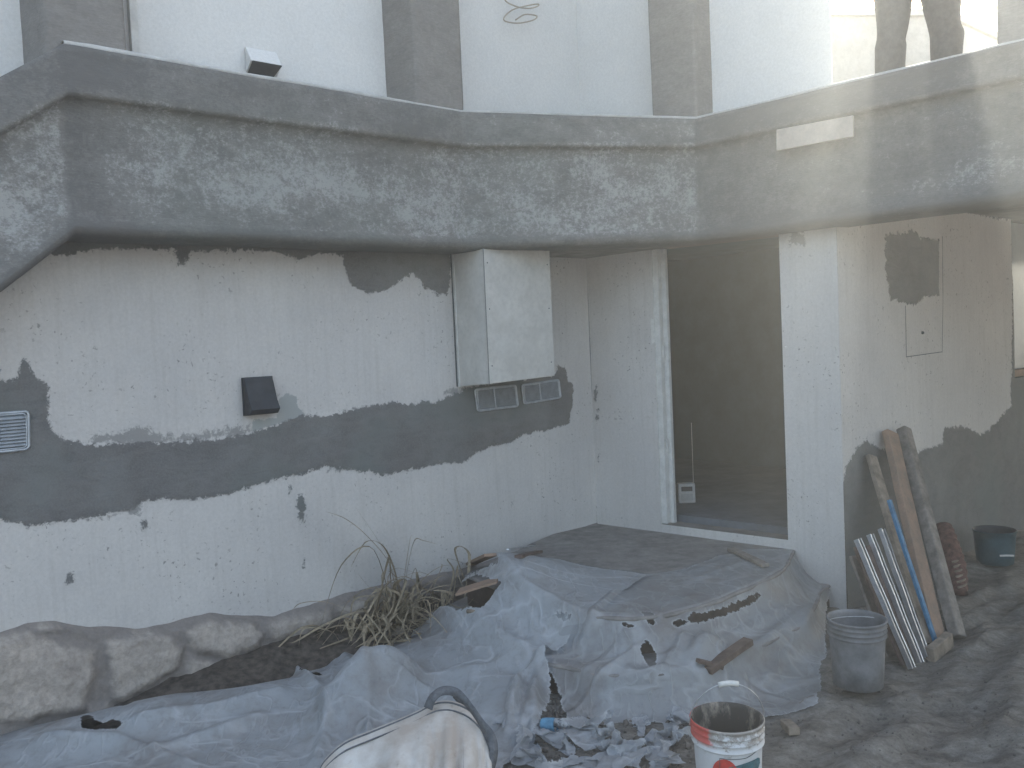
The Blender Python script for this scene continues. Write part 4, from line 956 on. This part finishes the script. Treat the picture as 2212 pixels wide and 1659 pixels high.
for i in range(230):
    a = RG.uniform(0, 2 * math.pi); r0 = abs(RG.gauss(0, .10)); b0_ = Vector((gc.x + DA.x * r0 * math.cos(a) * 2.4 + NA.x * r0 * math.sin(a) * .8, gc.y + DA.y * r0 * math.cos(a) * 2.4 + NA.y * r0 * math.sin(a) * .8, 0)); b0_.z = gz(b0_) + .01
    L_ = RG.uniform(.10, .34) if RG.random() < .75 else RG.uniform(.3, .55); a2 = RG.uniform(0, 2 * math.pi); out_ = Vector((math.cos(a2), math.sin(a2), 0)); out_ = out_ + NA * .22
    hgt = RG.choice((.12, .3, .5, .9)) * L_ * RG.uniform(.8, 1.3)
    p1 = b0_ + out_ * L_ * .3 + UP * hgt * .9; p2 = b0_ + out_ * L_ * .7 + UP * hgt * RG.uniform(.6, 1.05); p3 = b0_ + out_ * L_ * RG.uniform(.95, 1.15) + UP * hgt * RG.uniform(-.3, .9) + Vector((RG.uniform(-.08, .08), RG.uniform(-.05, .05), 0))
    for p_ in (p1, p2, p3):
        dd = (p_ - CORNER).dot(NA); 
        if dd < .1: p_ += NA * (.1 - dd)
        p_.z = max(p_.z, .07)
    kx = Vector((RG.gauss(0, .045), RG.gauss(0, .03), RG.gauss(0, .03))); blade(bm, [b0_, p1 + kx, p2 - kx, p3], RG.choice((.003, .005, .007, .011)))
def pxl(l, off0, off1): return [onA(u, v, off0 + (off1 - off0) * i / (len(l) - 1)) for i, (u, v) in enumerate(l)]
for l, w_ in (([(868,1290),(840,1215),(790,1155),(745,1120),(703,1105)],.006),([(866,1290),(850,1225),(828,1180),(800,1168),(782,1180),(758,1225)],.004),([(870,1285),(875,1235),(886,1165),(890,1158)],.005),([(874,1285),(880,1230),(895,1168),(915,1168),(946,1176)],.007),([(862,1280),(830,1190),(765,1092)],.0015),([(880,1300),(920,1265),(966,1238)],.006),([(870,1300),(890,1280),(905,1262)],.005),([(820,1290),(790,1260),(773,1238)],.002),([(860,1290),(850,1250),(838,1210)],.0035),([(760,1320),(700,1300),(650,1303),(632,1318)],.003),([(850,1330),(780,1320),(700,1350),(640,1385),(625,1388)],.006),([(880,1310),(930,1330),(945,1370)],.005)):
    blade(bm, pxl(l, .16, .2), w_ * 1.5)
go = bm_obj('grass_clump', bm, M['grass']); tag(go, 'dry tufted grass clump with long arching blades growing at the base of the long wall', 'grass clump')

# bulk bag
BY = 3.35
edge = [(690,1668),(703,1642),(745,1604),(800,1580),(860,1556),(905,1536),(938,1519),(965,1515),(990,1520),(1015,1533),(1038,1556),(1053,1590),(1058,1625),(1050,1670)]
ed = [at_y(u, v, BY - .10 + .16 * math.sin(i / 13 * math.pi)) for i, (u, v) in enumerate(edge)]
ed = smooth_line(ed, 6); NB_ = len(ed); NV = 40; Pb = np.zeros((NV * 2 - 1, NB_, 3))
cxy = Vector((sum(e.x for e in ed) / NB_, BY, 0))
for i, e in enumerate(ed):
    f = i / (NB_ - 1); g0 = float(ground_h(e.x, BY)) - .02
    for j in range(NV):
        s = j / (NV - 1); z = e.z + (g0 - e.z) * s ** 1.0
        fw = .42 * s ** .8 + .10 * math.sin(s * math.pi) + float(fbm(np.array(f * 9.), np.array(s * 1.6 + f * 3), 4)) * .10 * min(1, s * 4) + .03 * math.sin(f * 21 + s * 3) * min(1, s * 3) + .028 * abs(math.sin(f * 13 - s * 2.2 + .6)) * min(1, s * 5) + float(fbm(np.array(f * 26.), np.array(s * 3.), 3)) * .03 * min(1, s * 6) - .05 * math.exp(-((f - .62) / .03) ** 2) * min(1, s * 5)
        sx = (e.x - cxy.x) * (1 + .18 * s) + float(fbm(np.array(f * 5. + 9), np.array(s * 2.), 3)) * .05 * s
        Pb[NV - 1 + j, i] = (cxy.x + sx, e.y - fw * math.sin(f * math.pi) ** .35, z)
        bw = .22 * s ** .7; Pb[NV - 1 - j, i] = (cxy.x + (e.x - cxy.x) * (1 + .05 * s), e.y + bw, z)
bag = gridmesh('bulk_bag', Pb, M['bag'], None, None, None, True); m = bag.modifiers.new('s', 'SOLIDIFY'); m.thickness = .004
tag(bag, 'white woven bulk bag with dark piping and webbing strap, slumped in the foreground', 'bulk bag')
bm = bmesh.new(); fr_ = [e + Vector((0, -.012, 0)) for e in ed]; tube(bm, fr_, .0042, 6); tube(bm, [e + Vector((.003, -.05, -.014)) for e in ed], .0034, 6); o = bm_obj('piping', bm, M['strap'], None, True); o.parent = bag
bm = bmesh.new(); tube(bm, [Vector(Pb[NV - 1, i]) + Vector((0, -.006, -.006)) for i in range(NB_)], .007, 8); o = bm_obj('hem', bm, M['bag'], None, True); o.parent = bag
for fi in (.60, .66):
    ii = int(fi * (NB_ - 1)); bm = bmesh.new(); tube(bm, [Vector(Pb[j, ii]) + Vector((0, -.0035, 0)) for j in range(NV, 2 * NV - 1)], .0022, 5); o = bm_obj('seam', bm, M['strap'], None, True); o.parent = bag
def ribbon(pts, wd, mat, name, par, twist=(0, 0, 1)):
    pts = smooth_line(pts, 8); bm = bmesh.new(); prev = None
    for i, p in enumerate(pts):
        t_ = (pts[min(i + 1, len(pts) - 1)] - pts[max(i - 1, 0)]).normalized(); s_ = t_.cross(Vector((0, -1, .15))).normalized(); s_ = (s_ + Vector((0, -.8, 0)) * math.sin(i * .13)).normalized()
        cur = (bm.verts.new(p - s_ * wd / 2), bm.verts.new(p + s_ * wd / 2))
        if prev: bm.faces.new((prev[0], prev[1], cur[1], cur[0]))
        prev = cur
    o = bm_obj(name, bm, mat, None, True); m = o.modifiers.new('s', 'SOLIDIFY'); m.thickness = .004; o.parent = par; return o
ribbon([at_y(u, v, y) for u, v, y in ((925,1530,3.36),(935,1508,3.36),(955,1493,3.38),(985,1496,3.38),(1015,1525,3.34),(1040,1560,3.3),(1060,1590,3.28),(1066,1630,3.25),(1052,1690,3.2))], .036, M['strap'], 'strap', bag)
ribbon([at_y(u, v, y) for u, v, y in ((985,1500,3.42),(1010,1530,3.42),(1035,1560,3.40),(1048,1620,3.38),(1050,1690,3.34))], .034, M['strap'], 'strap', bag)

# water bottle
p = hit3(1190, 1580, .035); bt = thing('bottle', 'crushed clear bottle with a blue label lying between the plastic scraps', 'bottle', p); bt.rotation_euler = (R(80), R(15), R(60))
bm = bmesh.new(); lathe(bm, [(.001, -.09), (.028, -.088), (.031, -.08), (.026, -.05), (.031, -.02), (.029, .02), (.031, .045), (.024, .07), (.012, .085), (.012, .1), (.001, .1)], 20); bm_obj('shell', bm, M['film3'], bt, True)
bm = bmesh.new(); lathe(bm, [(.0315, -.04), (.0325, -.02), (.0325, .015), (.0315, .03)], 20); bm_obj('bottle_label', bm, simple('bottle_label', (.12, .33, .5), .5), bt, True)

# film scraps
SCR = [((1262,1592),.30,'folded pale plastic scrap peaked like a tent behind the bulk bag'),((1140,1640),.34,'broad crumpled plastic scrap beside the bag strap at the bottom edge'),((1235,1648),.30,'plastic scrap with a white fold at the bottom edge between the bag and the pail'),((1350,1620),.26,'twisted plastic scrap on the soil left of the white pail'),((1430,1600),.22,'small curled plastic scrap touching the left of the white pail'),((1330,1652),.30,'low crumpled plastic scrap along the bottom edge'),((1420,1652),.26,'rumpled plastic scrap at the bottom edge next to the white pail'),((1470,1562),.16,'thin plastic flap above the white pail on its left'),((1120,1560),.26,'gathered plastic strip hanging beside the bulk bag'),((1205,1612),.2,'small plastic scrap near the crushed bottle'),((1390,1575),.13,'tiny plastic scrap on the clods under the sheet hem')]
for i, ((u, v), sz_, lab) in enumerate(SCR):
    c_ = hit3(u, v); sz_ *= 1.02; n = 40; a = np.linspace(-.5, .5, n); X, Y = np.meshgrid(a, a); ang = i * 1.7; ss = i * 7.3
    r_ = np.abs(vn(X * 2.2 + ss, Y * 1.6 + ss)) * 2; r2 = np.abs(vn(X * 4.5 + ss * 2, Y * 2.5 + X * 2)) * 2
    Zc = (1 - r_) ** 2.5 * .13 + (1 - r2) ** 3 * .012; Zc = Zc * sz_ * 2.2
    wx = X * sz_ + fbm(X * 3, Y * 3 + ss, 3) * sz_ * .5; wy = Y * sz_ * .6 + fbm(X * 3 + 30, Y * 3 + ss, 3) * sz_ * .5
    PX = c_.x + wx * math.cos(ang) - wy * math.sin(ang); PY = c_.y + wx * math.sin(ang) + wy * math.cos(ang); PZ = ground_h(PX, PY) + .004 + Zc * (1.0)
    E = (.42 - np.sqrt(X * X + Y * Y) + fbm(X * 2.5, Y * 2.5 + ss, 2) * .35) * sz_
    o = gridmesh('plastic_scrap', np.stack([PX, PY, PZ], -1), M['film3'], None, E > -.02, {'edge': E}, False, 0)
    tag(o, lab, 'plastic scrap', 'torn plastic scraps on the soil')

# clods and gravel
RC = random.Random(9); bm = bmesh.new()
regions = [((1170, 1520, 1530, 1659), 330, .004, .022), ((1180, 1225, 1520, 1600), 120, .006, .024), ((1650, 2212, 1540, 1659), 260, .002, .009), ((1800, 2212, 1400, 1540), 160, .002, .010), ((300, 720, 1440, 1500), 120, .003, .012), ((700, 960, 1340, 1400), 120, .004, .014)]
for (u0, u1, v0, v1), n_, r0, r1 in regions:
    for _ in range(n_):
        q = at_z(RC.uniform(u0, u1), RC.uniform(v0, v1), 0); rr = r0 + (r1 - r0) * RC.random() ** 2.5
        q.z = float(ground_h(q.x, q.y)) + rr * .3
        mt = Matrix.Translation(q) @ Euler((RC.random() * 6, RC.random() * 6, RC.random() * 6)).to_matrix().to_4x4() @ Matrix.Diagonal((1, RC.uniform(.6, 1), RC.uniform(.5, .9), 1))
        vv = bmesh.ops.create_icosphere(bm, subdivisions=1, radius=rr, matrix=mt)['verts']
        for v_ in vv: v_.co += Vector((RC.uniform(-1, 1), RC.uniform(-1, 1), RC.uniform(-1, 1))) * rr * .22
o = bm_obj('rubble', bm, M['clod']); tag(o, 'loose clods and grit scattered on the soil', 'rubble', None, 'stuff')

# ================================================================ person on the terrace (seen from the knees down)
PY_ = 5.35; fl_ = z2[0]
f1 = at_y(1925, 150, PY_); f2 = at_y(2042, 118, PY_ - .05)
per = thing('person', 'person in grey trousers bunched over boots standing on the terrace edge', 'person', ((f1.x + f2.x) / 2, PY_, fl_))
def pl2(p): return Vector(p) - per.location
def loft(name, rings, mat, par=per, n=20):
    bm = bmesh.new(); rs = []
    for (c_, rx_, ry_) in rings:
        rs.append([bm.verts.new(pl2(c_) + Vector((rx_ * math.cos(a) * (1 + .03 * math.sin(3 * a + c_[2] * 40)), ry_ * math.sin(a), .006 * math.sin(a * 4 + c_[2] * 60)))) for a in [2 * math.pi * k / n for k in range(n)]])
    for a_, b_ in zip(rs, rs[1:]):
        for k in range(n): bm.faces.new((a_[k], a_[(k + 1) % n], b_[(k + 1) % n], b_[k]))
    bm.faces.new(rs[0][::-1]); bm.faces.new(rs[-1]); return bm_obj(name, bm, mat, par, True, 0, 1)
def sil(rows, y):
    out = []
    for v, u0, u1 in rows:
        a_ = at_y(u0, v, y); b_ = at_y(u1, v, y); out.append((((a_ + b_) / 2), (b_ - a_).length / 2, (b_ - a_).length / 2 * 1.05))
    return out
hipz = fl_ + .90; ctrx = (f1.x + f2.x) / 2
L1 = sil([(175,1893,1953),(140,1892,1953),(108,1892,1955),(98,1892,1956),(92,1895,1953),(70,1897,1958),(40,1896,1964),(10,1892,1967),(-30,1886,1972)], PY_)
L2 = sil([(160,2014,2076),(120,2013,2075),(90,2012,2078),(82,2013,2080),(72,2012,2080),(58,2008,2071),(40,2003,2070),(15,1998,2073),(-30,1988,2076)], PY_ - .05)
hipc = Vector((ctrx, PY_, hipz + .02))
def up_leg(rings, side_):
    c_, rx_, ry_ = rings[-1]; top_ = hipc + Vector((side_ * .09, 0, -.04)); return rings + [(c_.lerp(top_, .5), .088, .095), (top_, .10, .115)]
def boot(c_, name='boot'):
    bm = bmesh.new(); r_ = []
    for (dy, w_, h_) in ((.07, .035, .05), (.05, .045, .09), (0, .05, .11), (-.08, .048, .075), (-.14, .05, .055), (-.19, .04, .045), (-.21, .02, .03)):
        r_.append([bm.verts.new(pl2((c_.x + w_ * math.cos(a), c_.y + dy, fl_ + .004 + h_ * .5 + h_ * .5 * math.sin(a)))) for a in [2 * math.pi * k / 12 for k in range(12)]])
    for a_, b_ in zip(r_, r_[1:]):
        for k in range(12): bm.faces.new((a_[k], a_[(k + 1) % 12], b_[(k + 1) % 12], b_[k]))
    bm.faces.new(r_[0]); bm.faces.new(r_[-1]); bm_obj(name, bm, M['boots'], per, True, 0, 1)
for rg, sd_ in ((L1, -1), (L2, 1)):
    lo_ = [(Vector((rg[0][0].x, rg[0][0].y, fl_ + .06)), rg[0][1], rg[0][2])]
    loft('trouser_leg', lo_ + up_leg(rg, sd_), M['jeans']); boot(rg[0][0])
loft('trouser_seat', [(hipc + UP * -.12, .15, .10), (hipc + UP * -.05, .19, .13), (hipc + UP * .06, .185, .13), (hipc + UP * .16, .165, .115)], M['jeans'])
# body: one continuous skinned figure
def skin_body(name, verts, edges, rad, mat, par, root=0, sub=2):
    me = bpy.data.meshes.new(name); me.from_pydata([tuple(pl2(v)) for v in verts], edges, []); o = link(bpy.data.objects.new(name, me), par)
    o.modifiers.new('skin', 'SKIN'); sv = me.skin_vertices[0].data
    for i, r_ in enumerate(rad): sv[i].radius = r_ if isinstance(r_, tuple) else (r_, r_)
    sv[root].use_root = True; m = o.modifiers.new('s', 'SUBSURF'); m.levels = sub; m.render_levels = sub; me.materials.append(mat); me.polygons.foreach_set('use_smooth', [True] * len(me.polygons)); return o
H_ = hipc; k1 = L1[3][0]; k2 = L2[3][0]
V_ = [H_, H_ + UP * .2, H_ + UP * .42, H_ + UP * .52, H_ + UP * .60, H_ + UP * .70, H_ + UP * .80]
Rr = [(.14, .09), (.12, .085), (.15, .10), (.07, .06), (.05, .055), (.075, .09), (.06, .07)]
E_ = [(0, 1), (1, 2), (2, 3), (3, 4), (4, 5), (5, 6)]
def add(p, r_, par_): V_.append(p); Rr.append(r_); E_.append((par_, len(V_) - 1)); return len(V_) - 1
for s_ in (-1, 1):
    a = add(H_ + Vector((s_ * .18, 0, .44)), .055, 2); b = add(H_ + Vector((s_ * .24, -.02, .18)), .042, a); c_ = add(H_ + Vector((s_ * .22, -.16, -.02)), .03, b); d_ = add(H_ + Vector((s_ * .21, -.22, -.07)), .026, c_)
    for k in range(4):
        o1 = Vector((s_ * (-.03 + .02 * k), -.05, -.03)); e_ = add(V_[d_] + o1, .0095, d_); add(V_[e_] + Vector((0, -.01, -.035)), .008, e_)
    e_ = add(V_[d_] + Vector((-s_ * .045, -.01, -.01)), .011, d_); add(V_[e_] + Vector((-s_ * .01, -.02, -.03)), .009, e_)
    kn = add(H_ + Vector((s_ * .10, 0, -.42)), .05, 0); add(Vector(((k1 if s_ < 0 else k2).x, PY_, fl_ + .1)), .038, kn)
skin_body('body', V_, E_, Rr, M['skin'], per)
SV = [H_ + UP * .1, H_ + UP * .25, H_ + UP * .43, H_ + UP * .5]; SR = [(.18, .125), (.165, .12), (.185, .125), (.085, .075)]; SE = [(0, 1), (1, 2), (2, 3)]
for s_ in (-1, 1):
    SV.append(H_ + Vector((s_ * .19, 0, .44))); SR.append(.072); SE.append((2, len(SV) - 1)); SV.append(H_ + Vector((s_ * .245, -.02, .18))); SR.append(.06); SE.append((len(SV) - 2, len(SV) - 1))
skin_body('shirt', SV, SE, SR, M['shirt'], per)
hc = H_ + UP * .78
def ell(name, c_, s, mat):
    bm = bmesh.new(); bmesh.ops.create_uvsphere(bm, u_segments=20, v_segments=14, radius=1, matrix=Matrix.Translation(pl2(c_)) @ Matrix.Diagonal((*s, 1))); return bm_obj(name, bm, mat, per, True)
ell('hair', hc + Vector((0, .02, .04)), (.085, .10, .085), M['hair']); ell('nose', hc + Vector((0, -.10, -.04)), (.014, .02, .02), M['skin']); ell('mouth', hc + Vector((0, -.088, -.085)), (.025, .008, .008), M['brick'])
for s_ in (-1, 1): ell('eye', hc + Vector((s_ * .032, -.085, -.01)), (.013, .009, .009), M['dark']); ell('ear', hc + Vector((s_ * .082, 0, -.03)), (.012, .02, .032), M['skin'])

# ================================================================ haze added to imitate a lens veil, lit by the sun
t = NT('veil_haze'); t.t.nodes.remove(t.tc)
vol = t.t.nodes.new('ShaderNodeVolumePrincipled'); vol.inputs['Density'].default_value = .017; vol.inputs['Anisotropy'].default_value = .55; vol.inputs['Color'].default_value = (.84, .93, 1, 1)
t.t.links.new(vol.outputs[0], t.out.inputs['Volume'])
bm = bmesh.new(); bmesh.ops.create_cube(bm, size=1, matrix=Matrix.Translation((0, 0, 3.4)) @ Matrix.Diagonal((300, 300, 9.2, 1)))
hz = bm_obj('haze', bm, t.m); hz['kind'] = 'stuff'; hz['label'] = 'thin haze added to imitate a lens veil in front of the house'
